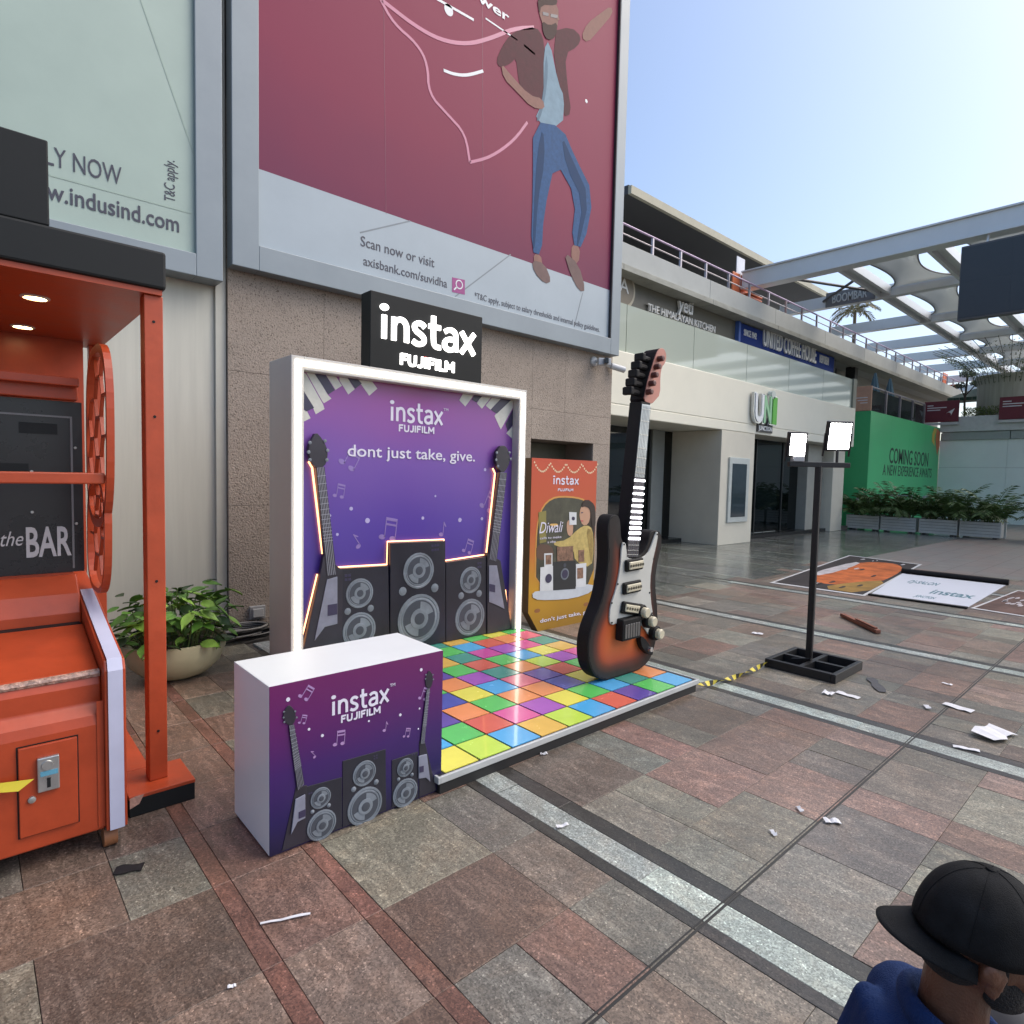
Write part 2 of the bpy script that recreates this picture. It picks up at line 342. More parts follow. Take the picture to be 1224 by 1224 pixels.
def tile_mesh(wd, ln):
    key = (round(wd, 3), round(ln, 3))
    if key not in unit:
        b = bmesh.new(); e = .0011; z0, z1 = -.02, 0.0; q = .0014
        hx, hy = wd/2-e, ln/2-e
        lo = [b.verts.new((sx*hx, sy*hy, z0)) for sx, sy in ((-1,-1),(1,-1),(1,1),(-1,1))]
        mid = [b.verts.new((sx*hx, sy*hy, z1-q)) for sx, sy in ((-1,-1),(1,-1),(1,1),(-1,1))]
        hi = [b.verts.new((sx*(hx-q), sy*(hy-q), z1)) for sx, sy in ((-1,-1),(1,-1),(1,1),(-1,1))]
        b.faces.new(hi)
        for i in range(4):
            n = (i+1) % 4; b.faces.new((lo[i], lo[n], mid[n], mid[i])); b.faces.new((mid[i], mid[n], hi[n], hi[i]))
        me = bpy.data.meshes.new('paving_tile'); b.to_mesh(me); b.free(); me.materials.append(GT); unit[key] = me
    return unit[key]
for t in TILES[:296]:
    o = bpy.data.objects.new('paving_tile', tile_mesh(t[1]-t[0], t[3]-t[2])); COL.objects.link(o); o.parent = g
    o.location = ((t[0]+t[1])/2, (t[2]+t[3])/2, rt.uniform(-.0012, .0006)); o.color = (*t[4], 1)
def merged_tiles(tiles, name, m, parent):
    mb = MB(); cols = []
    for (x0, x1, y0, y1, c) in tiles:
        e = .0013; z = rt.uniform(-.0012, .0006)
        mb.add([(x0+e,y0+e,z),(x1-e,y0+e,z),(x1-e,y1-e,z),(x0+e,y1-e,z),(x0+e,y0+e,-.02),(x1-e,y0+e,-.02),(x1-e,y1-e,-.02),(x0+e,y1-e,-.02)],
               [(0,1,2,3),(4,5,1,0),(5,6,2,1),(6,7,3,2),(7,4,0,3)]); cols += [(*c, rt.random())]*5
    o = mb.build(name, m, parent, recalc=False, kind='stuff')
    a = o.data.color_attributes.new('tile_colour', 'FLOAT_COLOR', 'CORNER')
    for p in o.data.polygons:
        for li in p.loop_indices: a.data[li].color = cols[p.index]
    return o
merged_tiles(TILES[296:], 'paving_tiles', GS, g)
# polished grey paving in front of the shop: larger slabs, and its pale lines
PG = []
x = 7.42
while x < 26:
    y = 4.88; wx = .9 if (int(x*10) % 3) else .62
    while y < 9.4:
        PG.append((x, x+wx, y, y+.6, col((.16,.175,.17), .16))); y += .6
    PG.append((x+wx, x+wx+.06, 4.88, 9.4, col((.33,.36,.35) if rt.random() < .5 else (.07,.075,.072), .1))); x += wx+.06
GP = granite_mat('polished_granite', 'face', .13)
merged_tiles(PG, 'polished_slabs', GP, g)
# plaza beyond the tiles one can pick apart
def far_mat():
    m = bpy.data.materials.new('far_paving'); m.use_nodes = True; t = m.node_tree; L = t.links.new; p = t.nodes['Principled BSDF']; p.inputs['Roughness'].default_value = .42
    ge = t.nodes.new('ShaderNodeNewGeometry'); br = t.nodes.new('ShaderNodeTexBrick'); br.inputs['Scale'].default_value = 1; br.inputs['Mortar Size'].default_value = .006
    br.inputs['Brick Width'].default_value = .55; br.inputs['Row Height'].default_value = .45; br.inputs['Color1'].default_value = (.2,.16,.14,1); br.inputs['Color2'].default_value = (.17,.165,.15,1); br.inputs['Mortar'].default_value = (.06,.055,.05,1)
    n = t.nodes.new('ShaderNodeTexNoise'); n.inputs['Scale'].default_value = 3; n.inputs['Detail'].default_value = 6
    L(ge.outputs['Position'], br.inputs['Vector']); L(ge.outputs['Position'], n.inputs['Vector'])
    mr = t.nodes.new('ShaderNodeMapRange'); mr.inputs['To Min'].default_value = .7; mr.inputs['To Max'].default_value = 1.3; L(n.outputs['Fac'], mr.inputs[0])
    vm = t.nodes.new('ShaderNodeVectorMath'); vm.operation = 'SCALE'; L(br.outputs['Color'], vm.inputs[0]); L(mr.outputs[0], vm.inputs['Scale']); L(vm.outputs[0], p.inputs['Base Color'])
    return m
FM = far_mat()
fp = MB()
for (xa, xb, ya, yb) in ((14.12, 120, -80, 4.87), (-80, 14.12, -80, -2.91), (-80, -2.91, -2.9, 6.4), (26.1, 120, 4.88, 60)):
    fp.add([(xa,ya,-.001),(xb,ya,-.001),(xb,yb,-.001),(xa,yb,-.001)], [(0,1,2,3)])
struct(fp.build('pavement', FM, recalc=False))
# the drain groove that runs along the paving
gm = mat('groove_metal', (.035,.034,.032), .55, .3)
gr = MB()
gr.box(-.7, 14, 1.118, 1.128, -.02, .0012); gr.box(-.7, 14, 1.136, 1.142, -.02, .0012)
gr.build('drain_groove', gm, g)

# ================================================================== STONE BUILDING
WY = 6.36
stone = mat('aggregate_stone', (.335,.28,.23), .85, var=.16, scale=1.3, bump=.9, bscale=55)
def speckle(m, dark, sc, thr):
    t = m.node_tree; p = t.nodes['Principled BSDF']; L = t.links.new
    base = p.inputs['Base Color'].links[0].from_socket
    ge = t.nodes.new('ShaderNodeNewGeometry'); v = t.nodes.new('ShaderNodeTexNoise'); v.inputs['Scale'].default_value = sc; v.inputs['Detail'].default_value = 2; v.inputs['Distortion'].default_value = .6
    L(ge.outputs['Position'], v.inputs['Vector'])
    r = t.nodes.new('ShaderNodeMapRange'); r.inputs['From Min'].default_value = thr; r.inputs['From Max'].default_value = thr+.05; L(v.outputs['Fac'], r.inputs[0])
    mx = t.nodes.new('ShaderNodeMixRGB'); mx.inputs[2].default_value = (*dark, 1); L(r.outputs[0], mx.inputs[0]); L(base, mx.inputs[1]); L(mx.outputs[0], p.inputs['Base Color'])
speckle(stone, (.14,.11,.085), 70, .585)
bld = root('stone_building', (1.95, WY, 0), 'building clad in speckled brown aggregate stone panels behind the lit photo booth', 'building')
MB().box(1.96, 6.06, WY+.03, 14, 0, 9.6).box(7.415, 7.80, WY+.03, 14, 0, 9.6).box(6.06, 7.415, WY+.03, 14, 2.2, 9.6).build('wall_core', mat('core', (.2,.165,.14), .9), bld)
xs = [1.95, 2.935, 3.9, 4.85, 5.8, 6.06, 6.742, 7.415, 7.83]
zs = [0, 1.0, 1.7, 2.2, 2.63, 3.62, 4.6]
pm = {}
def wall_panels(cells, name, m, parent):
    for (x0, x1, z0, z1) in cells:
        MB().box(x0+.0018, x1-.0018, WY, WY+.04, z0+.0018, z1-.0018).build(name, m, parent)
cells = []
for (x0, x1) in ((1.95,2.935),(2.935,3.9),(3.9,4.85),(4.85,6.06)):
    for (z0, z1) in ((.02,1.3),(1.3,2.63),(2.63,3.9),(3.9,5.2)): cells.append((x0, x1, z0, z1))
cells += [(7.415,7.83,.02,1.3),(7.415,7.83,1.3,2.2),(6.06,6.742,2.2,2.63),(6.742,7.83,2.2,2.63),(6.06,6.742,2.63,3.9),(6.742,7.83,2.63,3.9),(6.06,7.83,3.9,5.2)]
wall_panels(cells, 'stone_panel', stone, bld)
MB().box(6.065, 7.41, 6.95, 7.0, 0, 2.19).build('recess_panel', mat('recess_olive', (.10,.10,.075), .6, var=.15), bld)
# return face towards the shop
MB().box(7.795, 7.83, WY+.043, 14, .02, 9.6).build('side_cladding', stone, bld)
# power outlet
po = root('power_outlet', (2.2, WY-.03, .2), 'small grey power outlet on the stone wall beside the lit booth', 'outlet')
MB().box(2.14, 2.30, WY-.035, WY-.002, .13, .27).build('box', mat('outlet_grey', (.3,.3,.3), .5), po, bevel=.008)
MB().box(2.165, 2.275, WY-.055, WY-.035, .155, .245).build('cover', mat('outlet_cover', (.42,.42,.41), .35), po, bevel=.006)

# pale panelled wall left of the stone
pw = root('panel_wall', (-3, 6.46, 0), 'pale grey-cream painted panel wall behind the bowl planter', 'wall')
pwm = mat('pale_wall_paint', (.55,.54,.46), .55, var=.07, scale=3, stretch=(5, 1, .25))
for i in range(9):
    x0 = -2.65+i*.5; MB().box(x0+.002, min(x0+.498, 1.848), 6.44, 6.5, 0, 9.5).build('panel', pwm, pw)
MB().box(1.85, 1.947, 6.40, 6.52, 0, 9.5).build('corner_trim', mat('cream_trim', (.5,.49,.42), .5, var=.05), pw, bevel=.004)

# ================================================================== BILLBOARDS
BY = 6.2
frame_m = mat('billboard_frame', (.235,.275,.30), .42, .1, var=.06, scale=2)
def bz(a, b): return ony(270+a/2.498, b/2.498, BY+.05)
bb = root('billboard', (4.9, BY+.1, 3.6), 'large maroon advertising billboard with a walking man, above the lit booth', 'billboard')
x0, x1, z0, z1 = 1.945, 7.79, 3.6, 9.4
MB().box(x0, x0+.25, BY, WY-.004, z0, z1).build('frame_side', frame_m, bb, bevel=.006)
MB().box(x1-.21, x1, BY, WY-.004, z0, z1).build('frame_side', frame_m, bb, bevel=.006)
MB().box(x0+.25, x1-.21, BY, WY-.004, z0, z0+.24).build('frame_bottom', frame_m, bb, bevel=.006)
MB().box(x0+.25, x1-.21, BY, WY-.004, z1-.24, z1).build('frame_top', frame_m, bb, bevel=.006)
MB().box(x1-.225, x1-.2105, BY+.004, BY+.05, z0+.24, z1-.24).build('reveal', mat('reveal_dark', (.03,.03,.035), .6), bb)
px0, px1, pz0 = x0+.25, x1-.21, z0+.24
maroon = gradient_mat('poster_maroon', [(0, '632749'), (.35, '802645'), (1, '8a2746')], 4, 9, .6, .35)
PY = BY+.05
MB().box(px0, px1, PY, PY+.03, pz0, z1-.24).build('poster', maroon, bb)
poster = bb.children[-1]
def decal(pts, m, parent, name='print', y=PY, t=.0015, lay=1):
    return MB().prism([(p[0], y-.0015*lay, p[2]) for p in pts], (0, t, 0)).build(name, m, parent)
psky = mat('poster_grey', (.35,.41,.45), .35, var=.05, scale=1.5)
decal([(px0+.002,0,pz0), (px1-.002,0,pz0), (px1-.002,0,4.585), (px0+.002,0,4.585)], psky, poster, 'print_floor')
ink = mat('poster_ink', (.05,.05,.07), .4); pinkl = mat('poster_pink', (.5,.16,.26), .4); whitep = mat('poster_white', (.72,.74,.76), .4)
fl = mat('poster_floor_line', (.2,.23,.25), .4)
def pb(*q): return [bz(*p) for p in q]
def stroke(pts, wd, m, parent, lay=2, y=PY, name='print_line', sm=2):
    pts = smoothed([Vector((p[0], y-.0015*lay, p[2])) for p in pts], sm, False)
    return MB().ribbon(pts, wd, (0, .0015, 0)).build(name, m, parent)
stroke(pb((462,0),(500,70),(570,130),(602,190),(605,280),(660,340),(715,400),(728,485)), .035, pinkl, poster)
stroke(pb((728,485),(790,470),(860,420),(900,365)), .035, pinkl, poster)
stroke(pb((465,0),(560,75),(640,120),(720,133),(790,115),(860,85),(920,82)), .045, pinkl, poster)
stroke(pb((650,210),(680,222),(720,226),(768,212)), .035, whitep, poster)
stroke(pb((600,-20),(740,60)), .03, whitep, poster); stroke(pb((775,55),(870,120)), .02, whitep, poster); stroke(pb((890,135),(922,162)), .03, ink, poster)
decal(disc_y(bz(665,30), .065, 0), whitep, poster, lay=2)
decal(disc_y(bz(1076,302), .03, 0, 5), whitep, poster, lay=2)
for q in (((400,695),(550,660)), ((850,760),(685,885)), ((1065,875),(1040,975))): stroke(pb(*q), .016, fl, poster, sm=0)
crs = mat('poster_seam', (.20,.045,.085), .4)
for q in (((470,-100),(478,640)), ((765,-100),(768,700))): stroke(pb(*q), .005, crs, poster, 1, sm=0, name='print_crease')
jk = mat('print_jacket', (.10,.036,.042), .65, spec=.2, var=.2, scale=14); sh = mat('print_shirt', (.24,.34,.41), .65, spec=.2, var=.12, scale=10); jn = mat('print_jeans', (.045,.105,.23), .65, spec=.2, var=.2, scale=16)
sk = mat('print_skin', (.29,.16,.13), .65, spec=.2, var=.12, scale=12); bd = mat('print_beard', (.07,.04,.035), .65, spec=.2); so = mat('print_shoe', (.19,.13,.12), .65, spec=.2, var=.15)
def fig(q, m, lay, n=1): decal(smoothed(pb(*q), n), m, poster, 'print_figure', lay=lay)
fig([(970,95),(1030,80),(1062,110),(1050,140),(1012,160),(1020,260),(1032,340),(1005,350)], jk, 2)
fig([(925,80),(880,88),(848,104),(824,140),(806,182),(818,204),(850,190),(866,172),(872,230),(884,285),(910,312),(940,308),(956,295),(951,150),(946,108)], jk, 2)
fig([(948,150),(965,118),(992,250),(1010,290),(1005,382),(918,364),(948,300)], sh, 3)
fig([(916,362),(1003,378),(1042,470),(1098,580),(1068,740),(1030,730),(1045,590),(983,478),(948,640),(942,762),(910,752),(916,560)], jn, 4, 1)
fig([(918,758),(940,762),(945,792),(920,788)], sk, 3); fig([(1032,728),(1058,738),(1052,790),(1030,775)], sk, 3)
fig([(912,776),(950,786),(972,840),(952,848),(920,815)], so, 5); fig([(1008,752),(1052,788),(1074,868),(1054,870),(1028,820)], so, 5)
fig([(820,188),(850,225),(905,285),(945,295),(952,328),(912,322),(868,275),(828,235)], sk, 5)
fig([(930,8),(960,-10),(992,18),(992,70),(980,105),(958,112),(944,70),(934,40)], sk, 5); fig([(942,62),(965,78),(990,66),(984,112),(960,122),(946,100)], bd, 6); fig([(928,-6),(960,-30),(990,0),(985,18),(940,14),(936,48)], bd, 6)
fig([(944,36),(962,40),(962,50),(945,46)], ink, 7, 0); fig([(968,42),(990,46),(988,56),(968,52)], ink, 7, 0); fig([(985,44),(997,58),(987,64)], sk, 6)
fig([(946,375),(952,480),(930,600),(922,740),(914,745),(922,560),(930,450)], mat('print_jeans_shade', (.022,.055,.13), .65, spec=.2), 5); fig([(1000,400),(1035,480),(1085,590),(1052,735),(1045,733),(1066,600),(1015,500)], MATS['print_jeans_shade'], 5)
fig([(955,150),(962,210),(952,300),(936,360),(925,362),(946,300)], mat('print_shirt_shade', (.15,.22,.28), .65, spec=.2), 4)
fig([(1060,112),(1078,70),(1118,40),(1148,18),(1156,40),(1112,92),(1080,128)], sk, 3)
def lb(body, a, b, m, y=PY, f=bz, cap=None, parent=None, lay=2, **kw):
    """letters whose baseline runs between two picture points; cap = picture point on top of the first capital"""
    p, q, c = f(*a), f(*b), f(*cap); zz = (p.z+q.z)/2; p.z = q.z = zz
    p.y = q.y = y; return lettering(body, p, q, abs(c.z-f(*a).z), (0,-1,0), m, parent, lift=.0015*lay, **kw)
def lgo(a, b, m, y, f, cap, parent, thick=.002, word='instax', sw=.145):
    p, q, c = f(*a), f(*b), f(*cap); hh = c.z-p.z; zz = (p.z+q.z)/2; p.z = q.z = zz; logo(p, q, hh, m, parent, y-.002 if thick < .01 else y-thick, thick, sw, word)
lb('Scan now or visit', (402,738), (622,795), ink, cap=(402,708), parent=poster, bold=.005)
lb('axisbank.com/suvidha', (410,795), (660,856), ink, cap=(410,768), parent=poster, bold=.005)
lb('*T&C apply, subject to salary thresholds and internal policy guidelines.', (742,893), (1115,990), ink, cap=(742,875), parent=poster)
lb('power', (690,2), (846,30), whitep, cap=(690,-28), parent=poster, bold=.02)
ic = pb((675,828),(713,836),(713,880),(675,872)); decal(ic, mat('poster_magenta', (.3,.04,.2), .4), poster, 'print_icon', lay=3)
cc = bz(696,850); stroke([cc+Vector((math.cos(t)*.05, 0, math.sin(t)*.05)) for t in [k*math.pi/8 for k in range(17)]], .014, whitep, poster, 5, sm=0); stroke([cc+Vector((-.035,0,-.035)), cc+Vector((-.08,0,-.08))], .018, whitep, poster, 5, sm=0)

# pale green billboard
b2 = root('billboard', (0, BY+.1, 3.4), 'pale green advertising billboard with web address, above the orange arcade booth', 'billboard')
x1b, z0b = 1.862, 3.42
MB().box(x1b-.23, x1b, BY, 6.435, z0b, 9.4).build('frame_side', frame_m, b2, bevel=.006)
MB().box(-3, x1b-.23, BY, 6.435, z0b, z0b+.2).build('frame_bottom', frame_m, b2, bevel=.006)
MB().box(-3, x1b-.23, BY, 6.435, 9.2, 9.4).build('frame_top', frame_m, b2, bevel=.006)
mint = mat('poster_mint', (.36,.45,.395), .35, var=.05, scale=1.5)
MB().box(-3, x1b-.23, PY, PY+.03, z0b+.2, 9.2).build('poster', mint, b2); pm2 = b2.children[-1]
def iz(a, b): return ony(a/3.06, b/3.06, PY)
lb('APPLY NOW', (30,572), (445,668), ink, cap=(30,500), f=iz, parent=pm2, bold=.0)
lb('www.indusind.com', (40,702), (655,842), ink, cap=(40,635), f=iz, parent=pm2, bold=.012)
p = iz(640,742); q = iz(640,590); p.y = q.y = PY; q.x = p.x
lettering('T&C apply.', p, q, .085, (0,-1,0), ink, pm2, lift=.002)
stroke([iz(515,0), iz(715,580)], .012, mat('poster_crease', (.33,.42,.36), .4), pm2, sm=0); stroke([iz(180,640), iz(700,780)], .014, MATS['poster_crease'], pm2, sm=0)

# security camera on the wall
sc = root('security_camera', (7.42, WY, 3.45), 'white bullet security camera under the corner of the maroon billboard', 'camera')
wm = mat('camera_white', (.55,.56,.56), .4)
MB().lathe((7.36, WY, 3.47), (0,-1,0), [(.075,.002),(.075,.03),(.05,.05)], 20).build('wall_plate', wm, sc, smooth=True)
MB().tube([(7.36,WY-.05,3.47),(7.38,WY-.12,3.46),(7.42,WY-.14,3.45)], .022).build('arm', wm, sc, smooth=True)
MB().obox((7.42,WY-.17,3.45), (.8,-.6,0), (0,0,1), (.6,.8,0), .1, .055, .055).build('body', wm, sc, bevel=.012)
MB().obox((7.365,WY-.255,3.45), (.8,-.6,0), (0,0,1), (.6,.8,0), .03, .045, .05).build('lens_front', mat('lens_black', (.01,.01,.012), .15), sc, bevel=.008)
sc2 = root('security_camera', (7.75, WY, 3.4), 'small white bullet camera with arm poking past the stone corner', 'camera')
MB().bar((7.68,WY-.02,3.44),(7.76,WY-.10,3.43),.018).build('arm', wm, sc2)
MB().bar((7.72,WY-.06,3.45),(7.94,WY-.16,3.40),.05,14).build('body', wm, sc2, smooth=True)

# ================================================================== SHOP BUILDING (right)
UY = 8.05
cream = mat('cream_cladding', (.74,.72,.60), .45, var=.04, scale=.8)
cream2 = mat('beige_pillar', (.62,.59,.49), .5, var=.05, scale=1.5)
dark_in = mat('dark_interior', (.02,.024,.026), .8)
metal_dk = mat('dark_mullion', (.05,.055,.055), .4, .5)
shop_glass = glass_mat('shop_glass', '6f7f80', .38, .02, '0b1112')
rail_glass = glass_mat('balustrade_glass', 'b9c8be', .2, .06, 'c3ccbf')
shop = root('shop_building', (16, UY, 0), 'two-storey shop building with cream fascia, dark glazing and glass balustrade', 'building')
MB().box(7.84, 23.35, UY, 12.0, 2.96, 3.2).box(7.84, 23.35, UY, UY+.3, 3.2, 4.3).build('fascia', cream, shop, bevel=.02)
MB().box(7.84, 23.34, UY+.31, 12.9, 3.9, 4.2).box(23.34, 35.2, 9.42, 12.9, 3.9, 4.2).build('terrace_floor', mat('terrace_concrete', (.3,.3,.28), .8), shop)
# pillar with its display window
MB().box(14.35, 16.1, UY, 9.6, 0, 2.955).build('pillar', cream2, shop, bevel=.01)
pil = shop.children[-1]
def uz(a, b): return ony(720+a/4.08, 440+b/4.08, UY)
fw = [uz(600,410), uz(712,425), uz(700,752), uz(596,755)]
xa, xb, za, zb = 14.73, 15.78, .58, 2.28
wf = mat('window_frame_grey', (.5,.54,.52), .4, .2)
MB().box(xa, xb, UY-.05, UY-.002, za, zb).build('display_frame', wf, pil, bevel=.01)
MB().box(xa+.13, xb-.16, UY-.056, UY-.0505, za+.14, zb-.16).build('display_pane', mat('display_dark', (.03,.045,.055), .06), pil)
# glazing left of the pillar, set back
GY = 9.5
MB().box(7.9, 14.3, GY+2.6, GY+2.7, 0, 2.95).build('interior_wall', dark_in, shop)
for i, (xa, xb) in enumerate(((7.9, 9.7), (9.74, 11.6), (11.64, 13.3), (13.34, 14.34))):
    MB().box(xa, xb, GY, GY+.02, .12, 2.95).build('glass_pane', shop_glass, shop)
for x in (9.72, 11.62, 13.32): MB().box(x-.025, x+.025, GY-.03, GY+.05, .1, 2.95).build('mullion', metal_dk, shop)
MB().box(13.36, 13.9, GY-.06, GY-.005, .12, 2.95).build('side_jamb', mat('jamb_grey', (.22,.235,.22), .4), shop)
MB().box(8, 14.34, GY-.4, GY-.01, 0, .1).build('entrance_step', mat('step_black', (.02,.02,.02), .25), shop)
MB().box(8, 14.3, GY-.012, GY+.1, 0, .119).build('plinth', MATS['step_black'], shop)
ct = MB().box(10.2, 13.0, GY+.9, GY+1.5, .1, 1.15).build('reception_counter', mat('counter_pale', (.3,.34,.32), .35), shop)
# glazing right of the pillar
for i, (xa, xb) in enumerate(((16.12, 17.9), (17.94, 19.7), (19.74, 20.9))):
    MB().box(xa, xb, 8.9, 8.92, .1, 2.95).build('glass_pane', shop_glass, shop)
for x in (17.92, 19.72): MB().box(x-.025, x+.025, 8.87, 8.95, .1, 2.95).build('mullion', metal_dk, shop)
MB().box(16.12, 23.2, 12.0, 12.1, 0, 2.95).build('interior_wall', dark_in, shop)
MB().box(20.95, 22.1, 8.6, 9.6, 0, 2.955).build('pillar', mat('pillar_grey', (.33,.33,.29), .5), shop, bevel=.01)
MB().box(22.3, 23.3, 8.3, 9.6, 0, 2.955).build('pillar', cream2, shop, bevel=.01)
MB().box(16.12, 23.3, 8.45, 8.86, 0, .1).build('entrance_step', MATS['step_black'], shop)
# glass balustrade: panes along the terrace edge
xg = 7.86
for wdt in (2.6, 2.6, 2.6, 2.55, 2.5, 2.5):
    MB().box(xg+.01, min(xg+wdt-.01, 23.2), UY+.1, UY+.125, 4.305, 5.31).build('balustrade_pane', rail_glass, shop); xg += wdt
MB().box(23.2, 23.5, UY+.05, UY+.35, 4.305, 5.33).build('balustrade_post', mat('post_olive', (.2,.21,.17), .5), shop)
# upper shopfront behind the terrace
SY = 10.35
MB().box(8, 20.1, SY, SY+.2, 4.2, 7.0).build('upper_wall_olive', mat('olive_panel', (.115,.11,.085), .45, var=.15, scale=.6), shop)
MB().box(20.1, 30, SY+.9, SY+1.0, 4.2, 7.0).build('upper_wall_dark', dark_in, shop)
MB().box(30.05, 47, SY+.9, SY+1.0, 4.2, 7.0).build('upper_wall_pale', mat('pale_back_wall', (.3,.3,.26), .6), shop)
for x in (20.4, 22.6, 25.2, 27.4, 30.0): MB().box(x, x+.35, SY+.1, SY+.5, 4.2, 7.0).build('upper_column', metal_dk, shop)
# open walkway slab above, with parapet
slab = mat('walkway_concrete', (.40,.42,.40), .7, var=.08, scale=1.2)
WK = 10.0
for i in range(9):
    xa = 8.2+i*4.3; xb = min(xa+4.29, 46.6)
    MB().box(xa, xb, WK, WK+.25, 7.08, 7.66).build('parapet_panel', slab, shop, bevel=.01)
    MB().box(xa, xb, WK-.12, WK+.6, 6.92, 7.075).build('slab_nosing', mat('nosing_stain', (.33,.335,.29), .75, var=.2, scale=2, stretch=(1,1,3)), shop, bevel=.01)
MB().box(8.2, 46.6, WK+.61, 24, 6.95, 7.3).build('walkway_slab', slab, shop)
MB().prism([(46.62,WK-.1,6.95),(50.5,WK+.6,7.3),(46.62,WK+6,7.3)], (0,0,.3)).build('slab_end', slab, shop)
rail_m = mat('railing_metal', (.34,.31,.33), .3, .6)
x = 8.6; k = 0
rl = MB().bar((8.3,WK+.12,8.18),(46.5,WK+.12,8.18),.028)
rl.build('handrail', mat('handrail_lilac', (.36,.27,.40), .35, .3), shop)
MB().bar((8.3,WK+.12,7.93),(46.5,WK+.12,7.93),.02).build('mid_rail', rail_m, shop)
while x < 46.5:
    MB().box(x-.03, x+.03, WK+.09, WK+.15, 7.655, 8.15).build('rail_post', rail_m, shop); x += 1.35
# roof over the walkway
eave = 11.4; ez = 1.65+5.83*eave/UY
rx0, rx1 = 10.25*eave/UY, 20.9*eave/UY
MB().prism([(rx0,eave,ez),(rx1,eave,ez),(rx1,25,ez+.5),(rx0,25,ez+.5)], (0,0,.25)).build('roof', mat('roof_soffit', (.06,.06,.063), .7, var=.1), shop)
MB().box(rx0-.02, rx1+.02, eave-.12, eave-.005, ez-.03, ez+.2).build('roof_edge', mat('eave_stone', (.42,.40,.30), .6, var=.12, scale=2), shop)
MB().box(rx0, rx1, 19.0, 19.2, 7.31, ez+.5).build('roof_back_wall', mat('back_wall_slate', (.05,.052,.055), .7), shop)
MB().box(rx0-3, rx0+.1, 13.6, 19, 7.31, ez+.3).build('roof_side_wall', MATS['back_wall_slate'], shop)

# ---- signs of the shops
sg = root('shop_sign', (15.5, UY, 3.7), 'chrome-edged shop sign letters shading from white to green on the cream fascia', 'sign')
def un(a, b): return ony(730+a/4.08, 340+b/4.08, UY)
gw = gradient_mat('sign_white_green', [(0, '63c04a'), (.5, 'c8dccb'), (1, 'eef2f0')], 0, 1, .3)
chrome = mat('chrome', (.55,.57,.58), .18, .9)
for ch, a, b, mm in (('U', 680, 722, mat('letter_white', (.75,.77,.77), .3)), ('N', 724, 760, mat('letter_mint', (.34,.62,.36), .6)), ('I', 766, 786, mat('letter_green', (.13,.48,.07), .6))):
    p0, p1 = un(a, 660), un(b, 660); p0.z = p1.z = 3.30; p0.y = p1.y = UY-.1
    lettering(ch, p0+Vector((-.06,.06,-.03)), p1+Vector((.02,.06,-.03)), .78, (0,-1,0), chrome, sg, bold=.03, thick=.08, name='letter_body')
    lettering(ch, p0, p1, .72, (0,-1,0), mm, sg, bold=.03, thick=.04, name='letter_face')
c = un(772, 541); MB().prism(disc_y((c.x, UY-.14, c.z), .115, 0), (0,.13,0)).build('dot', mat('dot_grey', (.5,.55,.5), .3), sg)
p0, p1 = un(714, 700), un(778, 712); p0.z = p1.z = 3.08; p0.y = p1.y = UY-.03
MB().box(p0.x-.05, p1.x+.05, UY-.04, UY-.002, 3.03, 3.25).build('backing', mat('backing_black', (.02,.02,.02), .4), sg)
lettering('JUNCTION', p0+Vector((0,-.012,0)), p1+Vector((0,-.012,0)), .12, (0,-1,0), MATS['letter_white'], sg, bold=.02, thick=.01)

y1 = root('shop_sign', (13, SY, 6.4), 'white script restaurant sign letters on the olive upper wall', 'sign')
def yz(a, b): return ony(730+a/7.2, 220+b/7.2, SY)
whl = mat('sign_letter_white', (.72,.72,.68), .4)
p0, p1 = yz(555,1085), yz(685,1100); p0.z = p1.z = (p0.z+p1.z)/2
p0.z = p1.z = p0.z-.06
lettering('yeti', p0, p1, .4, (0,-1,0), whl, y1, bold=.02, shear=.1, thick=.08, lift=.03)
p0, p1 = yz(300,1075), yz(880,1240); p0.z = p1.z = (p0.z+p1.z)/2+.02
p0.z = p1.z = p0.z-.13
lettering('THE HIMALAYAN KITCHEN', p0, p1, .2, (0,-1,0), whl, y1, bold=.01, thick=.06, lift=.03)
c = yz(95, 905); rs = root('round_sign', (c.x, SY, c.z), 'round cream sign disc with a letter beside the billboard edge', 'sign')
MB().prism(disc_y((c.x, SY-.06, c.z), .5, 0, 32), (0,.05,0)).build('disc', mat('disc_tan', (.42,.38,.28), .5), rs)
MB().prism(disc_y((c.x, SY-.075, c.z), .42, 0, 32), (0,.014,0)).build('face', mat('disc_brown', (.2,.17,.12), .5), rs)
lettering('A', (c.x-.2,SY-.076,c.z-.1), (c.x+.2,SY-.076,c.z-.1), .35, (0,-1,0), whl, rs, thick=.01)
c0, c1 = ony(882,368,SY), ony(994,432,SY)
us = root('shop_sign', (c0.x, SY, 5.6), 'deep blue coffee house sign board with white letters', 'sign')
MB().box(c0.x, c1.x, SY-.1, SY-.004, 5.2, 6.88).build('board', mat('sign_blue', (.016,.04,.19), .8, spec=.2), us, bevel=.01)
MB().box(c0.x-.12, c0.x-.004, SY-.14, SY-.004, 5.2, 6.9).build('edge', mat('sign_blue_light', (.06,.13,.4), .4), us)
def cz(a, b): return ony(880+a/6.8, 280+b/6.8, SY-.1)
p0, p1 = cz(212,915), cz(640,1040); zz = (p0.z+p1.z)/2; p0.z = p1.z = zz
lettering('UNITED COFFEE HOUSE', p0, p1, .62, (0,-1,0), whl, us, bold=.012, thick=.05)
p0, p1 = cz(60,825), cz(162,850); p0.z = p1.z = (p0.z+p1.z)/2
lettering('SINCE 1942', p0, p1, .2, (0,-1,0), whl, us, bold=.01, thick=.02)
p0, p1 = cz(675,1045), cz(748,1060); p0.z = p1.z = (p0.z+p1.z)/2
